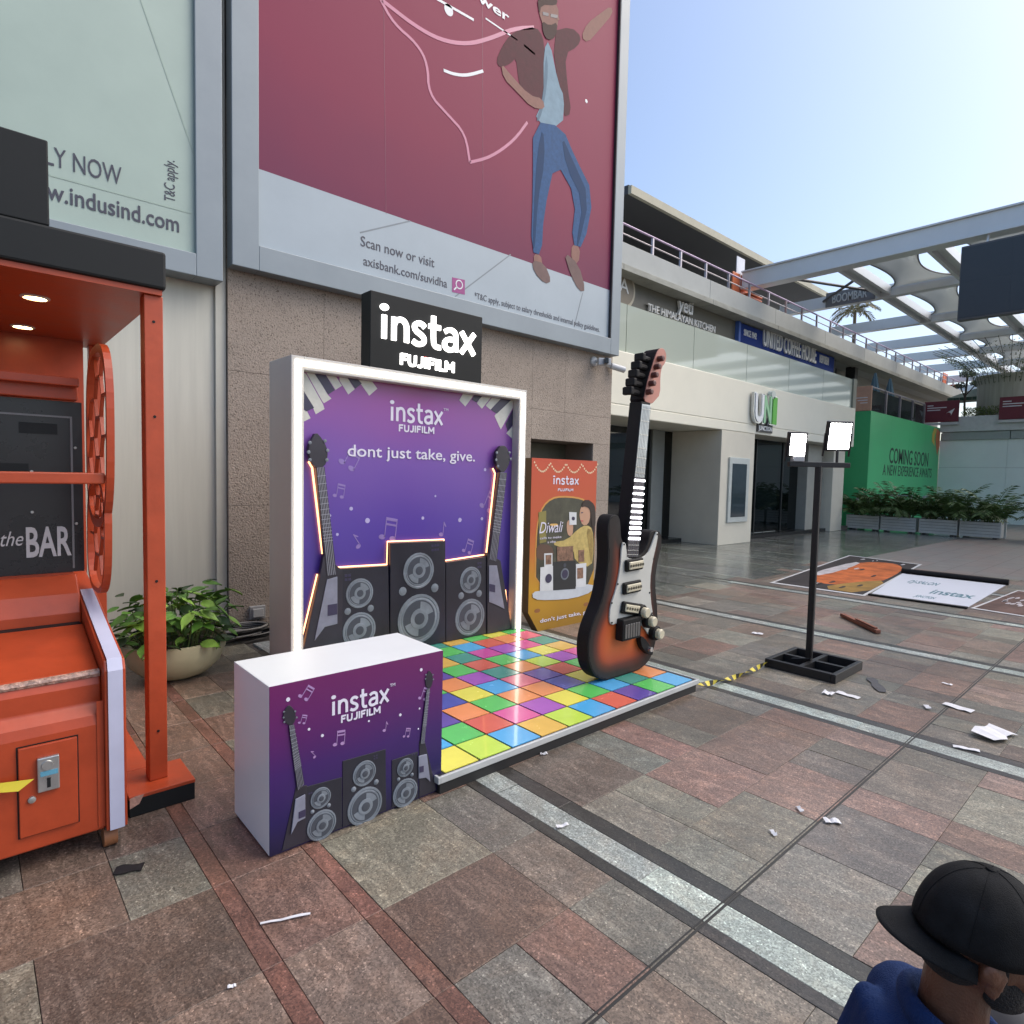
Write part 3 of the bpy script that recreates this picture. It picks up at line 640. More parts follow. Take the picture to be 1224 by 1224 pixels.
lettering('NEW DELHI', p0, p1, .3, (0,-1,0), whl, us, bold=.01, thick=.02)
# chairs stacked on the walkway
def chair_stack(name, px, n, label, Y=10.7, w_=1.1):
    c = ony(*px, Y); z = 7.3
    t = root(name, (c.x, Y, z), label, 'chair stack')
    om = mat('orange_plastic', (.62,.15,.045), .45)
    for j in range(n): MB().box(c.x-w_/2+.04*j, c.x+w_/2+.02*j, Y-.3, Y+.3, z+.36+.12*j, z+.42+.12*j).build('seat', om, t, bevel=.02)
    for s in (-1, 1): MB().box(c.x+s*w_*.46-.05, c.x+s*w_*.46+.05, Y-.25, Y+.25, z+.02, z+.36).build('leg', om, t, bevel=.01)
    for s in (-.3, .3): MB().box(c.x+s*w_-.25, c.x+s*w_+.25, Y+.24, Y+.3, z+.42+.12*(n-1), z+1.2+.12*(n-1)).build('backrest', om, t, bevel=.02)
    return t
chair_stack('stacked_chairs', (1136,447), 4, 'stack of orange plastic chairs at the far end of the upper walkway', w_=.9)
chair_stack('stacked_chairs', (893,345), 4, 'stack of orange plastic chairs on the upper walkway beside a white notice', w_=1.0)
c = ony(893,345,10.7)
nb = tag(MB().box(c.x-.25, c.x+.3, 10.98, 11.01, 8.5, 9.45).build('notice_board', mat('notice_white', (.6,.62,.68), .5), org=(c.x,11,7.3)), 'white notice sheet standing above orange chairs on the upper walkway', 'notice')
MB().bar((c.x,11.02,7.3),(c.x,11.02,8.6),.02).build('stick', rail_m, nb)

# ================================================================== STEEL AND MEMBRANE CANOPY
steel = mat('canopy_steel', (.66,.69,.69), .45, .2, var=.05, scale=1)
steel2 = mat('canopy_steel_pale', (.62,.66,.66), .45, .1, var=.05)
cn = root('canopy', (30, 2, 0), 'steel canopy of long beams with white tensile membranes over the plaza', 'canopy')
BX = [20.5, 24.95, 29.95, 34.6, 38.6, 43, 48, 53]
ZC = 8.4
ends = {0: 10.9}
for i, bx_ in enumerate(BX):
    MB().box(bx_-.16, bx_+.16, -8, ends.get(i, 11.6), ZC, ZC+(.50 if i == 0 else .42)).build('cross_beam', steel, cn)
    if i == 0:
        MB().box(bx_-.24, bx_+.24, -8, 10.9, ZC+.505, ZC+.55).build('beam_flange', steel, cn); MB().box(bx_-.24, bx_+.24, -8, 10.9, ZC-.06, ZC-.004).build('beam_flange', steel, cn)
AYS = [7.8, 5.35, .2]
for ay in AYS[:2]+AYS[2:]:
    for i in range(len(BX)-1):
        for s in (-.17, .17): MB().box(BX[i]+.17, BX[i+1]-.17, ay+s-.05, ay+s+.05, ZC+.05, ZC+.33).build('long_beam', steel, cn)
        MB().box(BX[i]+.17, BX[i+1]-.17, ay-.115, ay+.115, ZC+.2, ZC+.23).build('beam_web', steel2, cn)
# membranes
def membrane_mat():
    m = bpy.data.materials.new('membrane'); m.use_nodes = True; t = m.node_tree; p = t.nodes['Principled BSDF']; p.inputs['Base Color'].default_value = (.55,.57,.55,1); p.inputs['Roughness'].default_value = .7
    n = t.nodes.new('ShaderNodeTexNoise'); n.inputs['Scale'].default_value = .7; n.inputs['Detail'].default_value = 5
    g_ = t.nodes.new('ShaderNodeNewGeometry'); t.links.new(g_.outputs['Position'], n.inputs['Vector'])
    r = t.nodes.new('ShaderNodeValToRGB'); r.color_ramp.elements[0].color = (.58,.60,.58,1); r.color_ramp.elements[1].color = (.76,.78,.76,1); t.links.new(n.outputs['Fac'], r.inputs[0]); t.links.new(r.outputs[0], p.inputs['Base Color'])
    tl = t.nodes.new('ShaderNodeBsdfTranslucent'); t.links.new(r.outputs[0], tl.inputs[0])
    mx = t.nodes.new('ShaderNodeMixShader'); mx.inputs[0].default_value = .5; t.links.new(p.outputs[0], mx.inputs[1]); t.links.new(tl.outputs[0], mx.inputs[2]); t.links.new(mx.outputs[0], t.nodes['Material Output'].inputs[0]); return m
MEM = membrane_mat(); cable = mat('canopy_cable', (.06,.06,.06), .5)
NU, NV = 14, 10
for (ya, yb) in ((7.58, 5.57), (5.13, .42)):
    for i in range(6):
        xa, xb = BX[i]+.2, BX[i+1]-.2; L_ = xb-xa; wd = abs(ya-yb); dep = min(.62, wd*.3) if wd > 2.2 else .52
        vs, fs = [], []
        for u in range(NU+1):
            s = u/NU; x = xa+L_*s; cut = dep*(math.sin(math.pi*s)**.75)
            for v in range(NV+1):
                q = v/NV; y = (ya-cut)*(1-q)+(yb+cut)*q
                z = ZC+.28+.42*math.sin(math.pi*q)*math.sin(math.pi*s)-.12*math.sin(math.pi*s)
                vs.append((x, y, z))
        for u in range(NU):
            for v in range(NV): a = u*(NV+1)+v; fs.append((a, a+1, a+NV+2, a+NV+1))
        mb = MB().add(vs, fs); mo = mb.build('membrane', MEM, cn, smooth=True)
        sd = mo.modifiers.new('thick', 'SOLIDIFY'); sd.thickness = .012
        for v in (0, NV): MB().tube([vs[u*(NV+1)+v] for u in range(NU+1)], .022, 5).build('edge_cable', cable, mo)
# braces between first two beams beside the terrace
MB().bar((21.0,9.6,ZC+.2),(24.8,7.95,ZC+.2),.05).bar((24.8,9.9,ZC+.25),(22.6,7.95,ZC+.2),.05).build('brace', cable, cn)
# slender supporting columns of the canopy (far)
for (x, y) in ((43, 3.4), (53, 3.4), (43, -9)): MB().bar((x,y,0),(x,y,ZC),.16,10).build('column', steel, cn)
hs = root('hanging_sign', (24.7, 9.0, 8.4), 'grey letter sign fixed along a canopy beam', 'sign')
p0, p1 = Vector((24.77,9.55,8.5)), Vector((24.77,8.35,8.5))
MB().box(24.74, 24.785, 8.1, 9.8, 8.38, 8.92).build('backing', mat('sign_backing_grey', (.16,.16,.16), .5), hs)
lettering('BOOMBAR', p0, p1, .3, (-1,0,0), mat('sign_letter_grey', (.5,.5,.46), .4), hs, bold=.01, thick=.04, lift=.03)

# LED screen hung below the first beam
scn = root('led_screen', (20.3, 0, 6), 'large blank dark LED screen hanging under the canopy beam', 'screen')
ys, zt, zb = 4.54, 8.06, 6.19
MB().box(20.18, 20.42, -4.2, ys, zb-.05, zt+.05).build('housing', mat('screen_housing', (.1,.105,.11), .5), scn, bevel=.02)
for i in range(8):
    for j in range(2):
        MB().box(20.165, 20.178, ys-.03-(i+1)*1.08+.0006, ys-.03-i*1.08-.0006, zb+j*.935+.0006, zb+(j+1)*.935-.0006).build('screen_panel', mat('screen_face', (.035,.045,.055), .42, var=.06, scale=2), scn)
for y in (4.0, 1.6, -1.0, -3.6): MB().bar((20.3,y,zt+.05),(20.4,y,ZC),.03).build('hanger', steel, scn)

# ================================================================== FAR END OF THE PLAZA
wall_w = mat('hoarding_white', (.76,.81,.79), .5, var=.04, scale=.8)
hw = root('hoarding_wall', (35.2, 0, 0), 'tall white panelled hoarding wall closing the far end of the plaza', 'wall')
for i in range(7):
    for j, (za, zb_) in enumerate(((0, 2.55), (2.56, 3.85))):
        MB().box(35.2, 35.3, 8.29-(i+1)*2.6+.008, 8.29-i*2.6, za, zb_).build('panel', wall_w, hw)
    MB().box(35.12, 35.4, 8.2-(i+1)*2.6+.03, 8.2-i*2.6, 3.86, 4.22).build('top_strip', mat('hoarding_grey', (.33,.36,.35), .5), hw)
MB().box(35.05, 40, -10, 8.29, 4.24, 4.95).build('slab_edge', mat('slab_white', (.55,.56,.56), .6), hw, bevel=.02)
MB().box(35.305, 35.36, -10, 8.285, 0, 4.2).build('backing', mat('backing_grey', (.2,.2,.2), .7), hw)
gh = root('green_hoarding', (30, 8.3, 0), 'bright green hoarding with dark lettering announcing an opening', 'hoarding')
green = mat('hoarding_green', (.06,.46,.17), .4, var=.08, scale=.7)
for i in range(4): MB().box(25.74+i*2.37, 25.74+(i+1)*2.37-.004, 8.3, 8.4, 0, 4.45).build('board', green, gh)
MB().box(25.66, 25.736, 8.3, 9.4, 0, 4.45).build('return_board', green, gh)
def ghz(a, b): return ony(1000+a/5.464, 480+b/5.464, 8.3)
dkink = mat('dark_green_ink', (.012,.03,.02), .5)
p0, p1 = ghz(342,405), ghz(596,420); p0.z = p1.z = (p0.z+p1.z)/2
lettering('COMING SOON', p0, p1, .62, (0,-1,0), dkink, gh, bold=.01, thick=.004)
p0, p1 = ghz(300,478), ghz(618,498); p0.z = p1.z = (p0.z+p1.z)/2
lettering('A NEW EXPERIENCE AWAITS', p0, p1, .42, (0,-1,0), dkink, gh, bold=.005, thick=.004)
for q, m_ in (([(640,170),(625,210),(622,260),(640,290),(638,230),(655,180)], mat('print_yellow', (.6,.45,.08), .5)), ([(655,175),(645,250),(655,350),(672,290),(676,200)], mat('print_orange', (.55,.16,.06), .5))):
    MB().prism([ghz(*p)+Vector((0,-.006,0)) for p in q], (0,.004,0)).build('print_feather', m_, gh)
# peach panel and terrace railing above the green hoarding
pc = root('peach_panel', (25.7, 8.5, 4.46), 'peach notice panel with white lines above the green hoarding', 'panel')
MB().box(25.68, 25.74, 8.32, 9.15, 4.47, 5.4).build('board', mat('peach', (.56,.33,.22), .5), pc, bevel=.006)
for k in range(3): MB().box(25.674, 25.679, 8.45, 8.9-.1*k, 4.95-.1*k, 4.98-.1*k).build('print_line', whitep, pc)
tr = root('terrace_railing', (30, 8.5, 4.2), 'glass terrace railing with steel handrail above the green hoarding', 'railing')
MB().bar((25.9,8.45,5.4),(33.0,8.45,5.4),.035).build('handrail', rail_m, tr)
for i in range(5): MB().box(25.9+i*1.75, 25.98+i*1.75, 8.4, 8.5, 4.2, 5.38).build('rail_post', rail_m, tr)
gdk = glass_mat('railing_glass_dark', '8c9696', .5, .05, '3a4246')
for i in range(4): MB().box(26.0+i*1.75, 27.6+i*1.75, 8.44, 8.455, 4.5, 5.3).build('glass_pane', gdk, tr)
# maroon banners on the far terrace
def banner(y0, y1, label):
    t = root('banner', (35, (y0+y1)/2, 4.6), label, 'banner')
    MB().box(34.95, 35.0, y0, y1, 4.72, 5.72).build('board', mat('banner_maroon', (.15,.02,.035), .5), t, bevel=.006)
    MB().box(34.93, 35.02, y0-.02, y1+.02, 4.58, 4.70).build('bottom_rail', mat('rail_white', (.55,.55,.55), .5), t)
    for k, w_ in enumerate((.25, .8, .55)): MB().box(34.944, 34.949, y1-.12-w_*(y1-y0)*.7, y1-.12, 5.5-.11*k, 5.54-.11*k).build('print_line', whitep, t)
    cy = y0+.3*(y1-y0); MB().prism([(34.946,cy+.12*math.cos(a*.6),5.05+.12*math.sin(a*.6)) for a in range(1, 7)]+[(34.946,cy-.25,5.35)], (.003,0,0)).build('print_mark', whitep, t)
banner(7.55, 8.95, 'maroon banner with white mark hung at the end of the terrace railing')
banner(4.3, 6.05, 'maroon banner hung above the white hoarding, past the planted terrace edge')
hd = MB()
rh = random.Random(5)
for k in range(900):
    y = rh.uniform(6.1, 7.5); x = rh.uniform(35.3, 36.0); z = 4.95+rh.uniform(0, .42); a = rh.uniform(0, 6.3); s = rh.uniform(.05, .11)
    d = Vector((math.cos(a), math.sin(a), rh.uniform(.3, 1.2)))*s; u = d.orthogonal().normalized()*s*.3; c = Vector((x, y, z)); hd.add([c-u, c+d*.5+u, c+d, c+d*.4-u], [(0,1,2,3)])
tag(hd.build('hedge', mat('hedge_leaf', (.14,.18,.05), .6, var=.4, scale=9), org=(35.6,6.8,4.95), recalc=False), 'low green grass planting on the terrace edge between the maroon banners', 'plants', kind='stuff')
# gazebo on the terrace
gz = root('gazebo', (42.2, 8.15, 4.95), 'dark green scalloped garden canopy on the far terrace', 'gazebo')
gzm = mat('gazebo_green', (.02,.055,.035), .7)
gx, gy, gs = 42.2, 8.15, 1.28
MB().add([(gx-gs,gy+gs,6.55),(gx+gs,gy+gs,6.55),(gx+gs,gy-gs,6.55),(gx-gs,gy-gs,6.55),(gx-.2,gy+.2,7.12),(gx+.2,gy+.2,7.12),(gx+.2,gy-.2,7.12),(gx-.2,gy-.2,7.12)], [(0,1,5,4),(1,2,6,5),(2,3,7,6),(3,0,4,7),(4,5,6,7),(0,3,2,1)]).build('roof', gzm, gz)
for i in range(9): MB().box(gx-gs-.02, gx-gs+.01, gy-gs+i*.285, gy-gs+i*.285+.26, 6.38, 6.549).build('valance', gzm, gz)
for (x, y) in ((gx-gs+.1,gy-gs+.1),(gx-gs+.1,gy+gs-.1),(gx+gs-.1,gy-gs+.1)): MB().bar((x,y,4.95),(x,y,6.549),.05).build('post', metal_dk, gz)

# ---- leaves and plants
def leafcloud(mb, c, rx, ry, rz, n, s, rnd):
    for _ in range(n):
        while True:
            q = Vector((rnd.uniform(-1,1), rnd.uniform(-1,1), rnd.uniform(-1,1)))
            if q.length < 1: break
        p = Vector(c)+Vector((q.x*rx, q.y*ry, q.z*rz)); d = Vector((rnd.gauss(0,1), rnd.gauss(0,1), rnd.gauss(0,.7))).normalized()*s*rnd.uniform(.6,1.3)
        u = d.cross(Vector((rnd.gauss(0,1), rnd.gauss(0,1), rnd.gauss(0,1)))).normalized()*s*.35
        mb.add([p, p+d*.5+u, p+d, p+d*.5-u], [(0,1,2,3)])
rl_ = random.Random(3)
tp = root('topiary_tree', (40, 8.4, 4.3), 'dark cloud-pruned topiary tree beside the green gazebo', 'tree')
ty0 = 8.36; tpm = mat('topiary_leaf', (.05,.07,.035), .7, var=.4, scale=6)
MB().tube([(40,ty0,4.95),(40,ty0+.06,6.2),(40,ty0,7.55)], .05).tube([(40,ty0+.05,6.4),(40,ty0+.27,6.95)], .03).tube([(40,ty0+.05,6.5),(40,ty0-.33,7.0)], .03).build('trunk', mat('bark_dark', (.05,.04,.03), .9), tp)
mb = MB(); leafcloud(mb, (40,ty0,7.68), .42, .40, .19, 420, .09, rl_); leafcloud(mb, (40,ty0+.3,7.08), .3, .3, .18, 260, .09, rl_); leafcloud(mb, (40,ty0-.38,7.14), .28, .27, .14, 220, .09, rl_); mb.build('crown', tpm, tp, recalc=False)
# palm tree behind the walkway
pl = root('palm_tree', (28, 13, 7.3), 'potted palm with arching fronds on the upper walkway, against the bright sky', 'palm')
pc_ = ony(1022, 362+12, 13.0); plm = mat('palm_leaf', (.13,.115,.04), .6, var=.3, scale=5)
MB().tube([(pc_.x,13,7.3),(pc_.x+.05,13,8.4),(pc_.x,13,pc_.z)], [.13,.1,.08]).build('trunk', mat('palm_bark', (.16,.12,.08), .9), pl)
def frond(mb, base, az, el, L, nl, lw, ll, rnd, droop=1.0):
    pts = []; p = Vector(base); d = Vector((math.cos(az)*math.cos(el), math.sin(az)*math.cos(el), math.sin(el)))
    for k in range(9):
        pts.append(p.copy()); p = p+d*(L/8); d = (d+Vector((0,0,-.16*droop))).normalized()
    mb.tube(pts, [.012*L*(1-.09*k) for k in range(9)], 4)
    side = Vector((-math.sin(az), math.cos(az), 0))
    for k in range(nl):
        t = .15+.83*k/(nl-1); i = min(7, int(t*8)); f = t*8-i; q = pts[i].lerp(pts[min(i+1,8)], f); tg = (pts[min(i+1,8)]-pts[i]).normalized()
        lw_ = ll*(1-.5*abs(t-.45))
        for s in (-1, 1):
            dr = (side*s*.85+tg*.65+Vector((0,0,-.25+rnd.uniform(-.2,.15)))).normalized()*lw_*rnd.uniform(.8,1.1); up = dr.cross(tg).normalized(); wv = dr.cross(up).normalized()*lw
            e = q+dr+Vector((0,0,-.12*lw_)); mb.add([q, q+dr*.5+wv, e, q+dr*.5-wv], [(0,1,2,3)])
mb = MB()
for k in range(11): frond(mb, (pc_.x,13,pc_.z), k*.57+rl_.uniform(-.2,.2), rl_.uniform(.35,1.15), 1.45, 20, .03, .42, rl_, 1.7)
mb.build('crown', plm, pl, recalc=False)
# green mesh tower
gt = root('planted_tower', (36.9, 6.05, 0), 'tall grey column flaring into a green planted wire bowl', 'column')
tx, ty = 36.9, 6.05
MB().lathe((tx,ty,0), (0,0,1), [(1.2,0),(1.2,4),(1.22,6.4),(1.32,6.9)], 26, False).build('column', mat('tower_grey', (.36,.36,.29), .6, var=.2, scale=1.5, stretch=(4,4,.2)), gt, smooth=True)
mb = MB()
for k in range(40):
    a = k*2*math.pi/40; mb.tube([Vector((tx+math.cos(a)*r, ty+math.sin(a)*r, z)) for r, z in ((1.26,6.5),(1.5,7.2),(2.1,7.8),(3.1,8.28))], .014, 4)
mb.build('wire_bowl', mat('wire_dark', (.10,.12,.08), .6), gt)
mb = MB()
for _ in range(1500):
    a = rl_.uniform(0, 6.283); q = rl_.random(); r = 1.3+q*1.5; z = 6.6+1.5*q**.7; p = Vector((tx+math.cos(a)*r, ty+math.sin(a)*r, z+rl_.uniform(-.12,.12)))
    d = Vector((rl_.gauss(0,1), rl_.gauss(0,1), rl_.gauss(0,1))).normalized()*.10; u = d.orthogonal().normalized()*.035; mb.add([p-u, p+d, p+u], [(0,1,2)])
mb.build('foliage', mat('tower_leaf', (.10,.14,.05), .6, var=.4, scale=7), gt, recalc=False)
# terrace parasols (closed) and covered furniture
def parasol(px, label):
    c = ony(*px, 9.4); t = root('closed_parasol', (c.x, 9.4, 4.2), label, 'parasol')
    MB().bar((c.x,9.4,4.2),(c.x,9.4,5.4),.04).build('pole', metal_dk, t)
    mb = MB(); prof = [(.04,2.25),(.10,2.0),(.2,1.5),(.3,1.0),(.33,.86),(.1,.85)]; seg = 14; vs = []
    for r, h in prof:
        for k in range(seg): rr = r*(1 if k % 2 else .72); vs.append((c.x+math.cos(k*2*math.pi/seg)*rr, 9.4+math.sin(k*2*math.pi/seg)*rr, 4.2+h))
    mb.add(vs, [(i*seg+k, i*seg+(k+1) % seg, (i+1)*seg+(k+1) % seg, (i+1)*seg+k) for i in range(5) for k in range(seg)]); mb.build('cover', mat('parasol_blue', (.09,.17,.22), .7), t)
parasol((1045,470), 'closed blue-grey parasol on the terrace, beside the peach panel')
parasol((1063,470), 'closed blue-grey parasol on the terrace, farther from the peach panel')
for (px, sz, lab) in (((1026,450), 1.5, 'pale folded covers heaped behind the balustrade end'), ((1080,472), 1.6, 'pale stacked cushions on the terrace behind the glass railing')):
    c = ony(*px, 9.8); t = root('furniture_pile', (c.x, 9.8, 4.2), lab, 'furniture'); cm = mat('cover_pale', (.42,.43,.42), .8, var=.25, scale=5); dm = mat('furniture_dark', (.06,.065,.07), .6)
    MB().box(c.x-sz/2, c.x+sz/2, 9.5, 10.1, 4.2, 5.2).build('table', dm, t, bevel=.03)
    for k in range(3): MB().box(c.x-sz/2+.1*k, c.x+sz/2-.12*k, 9.52, 10.08, 5.205+.13*k, 5.33+.13*k).build('cushion', cm, t, bevel=.05)

# ---- barricades and planters
rail_w = mat('barrier_white', (.55,.58,.56), .5)
for k, (ya, yb, h) in enumerate(((8.45,7.85,1.15),(7.75,6.7,1.3),(6.3,5.25,1.3),(4.6,4.0,1.25),(3.2,2.0,1.3),(1.9,.7,1.3))):
    t = root('crowd_barrier', (25.2, (ya+yb)/2, 0), 'white slatted barrier standing behind the palm planters', 'barrier', 'white barriers behind the planters')
    for y in (ya, yb): MB().box(25.17, 25.23, y-.04, y+.04, 0, h).build('post', rail_w, t)
    for j in range(6): MB().box(25.185, 25.215, yb+.042, ya-.042, .3+j*(h-.35)/5, .3+j*(h-.35)/5+.07).build('slat', rail_w, t)
wood_w = mat('planter_white', (.56,.57,.54), .6, var=.1, scale=3)
ranges = ((8.5, 7.42), (7.36, 6.28), (6.18, 5.1), (5.04, 3.96), (2.6, 1.5), (1.45, .35))
plabels = ('white slatted planter box of areca palms at the end beside the shop building', 'white slatted planter box of areca palms, second from the shop building', 'white slatted planter box of areca palms, third from the shop building', 'white slatted planter box of areca palms, fourth from the shop building', 'white slatted planter box past the gap in the row', 'white slatted planter box past the gap in the row')
arec = mat('areca_leaf', (.075,.13,.035), .5, var=.35, scale=5)
areca_meshes = []
for v in range(4):
    mb = MB(); ra = random.Random(40+v)
    for k in range(20):
        a = k*2*math.pi/20*2.4+ra.uniform(-.3,.3); b = Vector((ra.uniform(-.12,.12), ra.uniform(-.12,.12), 0)); frond(mb, b, a, ra.uniform(.75,1.4), ra.uniform(.8,1.15), 17, .018, .27, ra, 1.25)
    me_o = mb.build('fronds', arec, org=(0,0,0), recalc=False); areca_meshes.append(me_o.data); bpy.data.objects.remove(me_o)
n_ = 0
for i, (ya, yb) in enumerate(ranges):
    t = root('planter_box', (24.4, (ya+yb)/2, 0), plabels[i], 'planter', 'planter boxes at the far end')
    for j in range(5): MB().box(24.32, 24.345, yb, ya, .05+j*.098, .05+j*.098+.088).build('slat', wood_w, t)
    for s in (yb, ya-.03): MB().box(24.35, 24.75, s, s+.03, .05, .54).build('end_board', wood_w, t)
    MB().box(24.75, 24.78, yb, ya, .05, .54).build('back_board', wood_w, t)
    MB().box(24.35, 24.748, yb+.032, ya-.032, .06, .46).build('soil', mat('soil', (.06,.045,.035), .95), t)
    MB().box(24.36, 24.74, yb+.1, yb+.2, 0, .049).box(24.36, 24.74, ya-.2, ya-.1, 0, .049).build('feet', metal_dk, t)
    if i < 4 or True:
        for k, y in enumerate((ya-.28, yb+.28)):
            a = root('areca_palm', (24.55, y, .46), ['bushy areca palm in the planter box beside the shop building', 'bushy areca palm in the second planter box from the shop building', 'bushy areca palm in the third planter box from the shop building', 'bushy areca palm in the fourth planter box from the shop building', 'bushy areca palm in a planter box past the gap', 'bushy areca palm in a planter box past the gap'][i], 'palm', 'areca palms in the planter boxes')
            o = bpy.data.objects.new('fronds', areca_meshes[n_ % 4]); COL.objects.link(o); o.parent = a; ORG[o] = ORG[a]; a.rotation_euler.z = n_*1.7; s_ = 1.15+.13*((n_*7) % 3); a.scale = (s_, s_, s_); n_ += 1
            MB().tube([(24.55,y,.46),(24.55,y,.7)], .03).build('stem', MATS['palm_bark'], None, org=(24.55,y,.46)).parent = a
            for ch in a.children:
                if ch.name.startswith('stem'): ch.location = (0,0,0)
ramp = tag(MB().prism([(23.2,8.4,0),(24.2,8.4,0),(24.2,8.4,.12)], (0,.6,0)).build('ramp', mat('ramp_wood', (.22,.19,.15), .7), org=(23.7,8.6,0)), 'small wooden ramp at the foot of the shop corner', 'ramp')

# ================================================================== DANCE FLOOR PLATFORM
PZ = .10
pf = root('platform', (3.0, 3.7, 0), 'low black-sided platform topped with multicoloured glossy tiles', 'platform')
MB().box(1.80, 4.24, 2.51, 4.95, .0, .075).build('base', mat('platform_black', (.012,.012,.013), .55), pf)
alu = mat('platform_edge', (.5,.52,.52), .35, .3)
for q in ((1.795,4.245,2.495,2.512),(1.795,4.245,4.948,4.965),(1.78,1.796,2.495,4.965),(4.244,4.262,2.495,4.965)): MB().box(*q, .062, .0985).build('edge_trim', alu, pf, bevel=.003)
MB().box(1.80, 4.24, 2.515, 4.945, .0755, .0945).build('deck', mat('deck_black', (.015,.015,.017), .3), pf)
TC = {'y':'d9d23c','l':'b4d436','s':'2f9ed6','a':'d6ab3c','r':'c94f35','i':'4b2f94','g':'45b84a','t':'1d8a78','o':'dd8440','p':'cf4790','v':'9a3fae','b':'2b3a9c','m':'c02f92','k':'d8607a'}
GRID = ['ylsalsrigs', 'sgrpvygsto', 'giogoobyrl', 'oabyskirga', 'lsgovtolvp', 'pibigrgsya', 'yrgoatmvpt', 'bgslygsrok', 'oyagrtagyg', 'gsripoyvlb']
pit = .2375
shared = None
for r_, row in enumerate(GRID):
    for c_, ch in enumerate(row):
        x0 = 1.835+c_*pit; y0 = 2.517+r_*pit; e = .007
        if y0+pit > 4.93: continue
        m_ = mat('tile_'+ch, tuple(v*.92+.05 for v in lin(TC[ch])), .25, var=.05, scale=9, coat=.3)
        if shared is None:
            o = MB().box(x0+e, x0+pit-e, y0+e, y0+pit-e, .095, PZ).build('tile', m_, pf); o.location = Vector((x0, y0, 0))-ORG[pf]; o.data.transform(Matrix.Translation(-o.location)); shared = o.data; base_loc = o.location.copy(); continue
        o = bpy.data.objects.new('tile', shared); COL.objects.link(o); o.parent = pf; o.location = Vector((x0, y0, 0))-ORG[pf]
        o.material_slots[0].link = 'OBJECT'; o.material_slots[0].material = m_

# ================================================================== LIT PHOTO BACKDROP
FY = 4.505; PNY = 4.60
bk = root('photo_backdrop', (3.0, FY, PZ), 'white box-framed photo backdrop with a glowing LED border and purple music print', 'backdrop')
fwm = mat('frame_white', (.46,.45,.43), .45, var=.04)
ledm = mat('led_strip', (.9,.88,.8), .4, emit=3.8, ecol=(1,.92,.78))
XL, XR, ZT = 1.825, 4.222, 2.515
MB().box(XL, XL+.10, FY, 4.94, PZ, ZT).build('frame_side', fwm, bk, bevel=.005)
MB().box(XR-.10, XR, FY, 4.94, PZ, ZT).build('frame_side', fwm, bk, bevel=.005)
MB().box(XL+.10, XR-.10, FY, 4.94, ZT-.10, ZT).build('frame_top', fwm, bk, bevel=.005)
for q in ((XL+.03, XL+.072, PZ+.003, ZT-.03), (XR-.072, XR-.03, PZ+.003, ZT-.03), (XL+.074, XR-.074, ZT-.072, ZT-.03)):
    MB().box(q[0], q[1], FY-.012, FY-.001, q[2], q[3]).build('led_strip', ledm, bk, bevel=.004)
pur = gradient_mat('backdrop_print', [(0, '1d1a3a'), (.2, '3a2f80'), (.45, '523c96'), (.68, '6e4c9e'), (.9, '8a4a92'), (1, '8d4272')], PZ, ZT, .3)
MB().box(XL+.10, XR-.10, PNY, PNY+.03, PZ+.002, ZT-.10).build('print_panel', pur, bk); pnl = bk.children[-1]
def k7(a, b): return ony(310+a/7.2, 400+b/7.2, PNY)
def k6(a, b): return ony(310+a/2.662, 330+b/2.662, PNY)
kw, kb = mat('print_key_white', (.55,.55,.5), .35, var=.12, scale=10), mat('print_key_black', (.035,.03,.07), .35)
XI0, XI1, ZI1 = XL+.103, XR-.103, ZT-.103
def cl(p): return Vector((min(max(p.x, XI0), XI1), p.y, min(max(p.z, PZ+.004), ZI1)))
def onp(pts, m, name, lay=1, t=.0015, parent=None, f=k6, sm=0):
    pts = [cl(f(*p)) for p in pts]; pts = smoothed(pts, sm) if sm else pts
    return MB().prism([(p.x, PNY-.0016*lay, p.z) for p in pts], (0, t, 0)).build(name, m, parent or pnl)
for q in ([(360,640),(410,660),(440,720),(360,758)], [(360,320),(400,335),(548,600),(560,640),(485,685),(460,625),(360,440)], [(405,325),(480,330),(590,520),(620,550),(555,590),(540,570)], [(575,340),(660,350),(710,440),(655,475)], [(690,360),(760,365),(820,470),(765,515),(690,395)], [(850,375),(970,390),(1015,465),(945,525),(870,420)]): onp(q, kw, 'print_piano_key', 1, f=k7)
for q in ([(360,450),(470,630),(400,662),(360,600)], [(475,330),(570,335),(648,478),(592,515)], [(760,365),(850,375),(880,420),(825,465)]): onp(q, kb, 'print_piano_key', 2, f=k7)
for q in ([(648,366),(682,370),(655,415),(636,395)], [(706,374),(737,378),(708,422),(692,405)], [(740,380),(768,384),(735,425),(720,412)], [(785,388),(810,390),(810,420),(768,488),(748,445)], [(810,478),(810,518),(786,500)]): onp(q, kw, 'print_piano_key', 1)
for q in ([(684,370),(708,374),(690,402),(676,393)], [(768,384),(800,388),(755,438),(736,425)], [(810,425),(810,475),(790,494),(783,470)]): onp(q, kb, 'print_piano_key', 2)
prw = mat('print_pale', (.68,.66,.76), .35, var=.04)
lgo((415,462), (580,472), prw, PNY, k6, (415,398), pnl)
lgo((443,494), (555,502), prw, PNY, k6, (443,472), pnl, word='FUJIFILM', sw=.19)
lb('dont just take, give.', (280,574), (685,588), prw, y=PNY, f=k6, cap=(280,537), parent=pnl, bold=.009)
lb('TM', (585,428), (600,430), prw, y=PNY, f=k6, cap=(585,420), parent=pnl)
note_m = mat('print_note', (.24,.17,.42), .35); dot_m = mat('print_dot', (.42,.38,.62), .35)
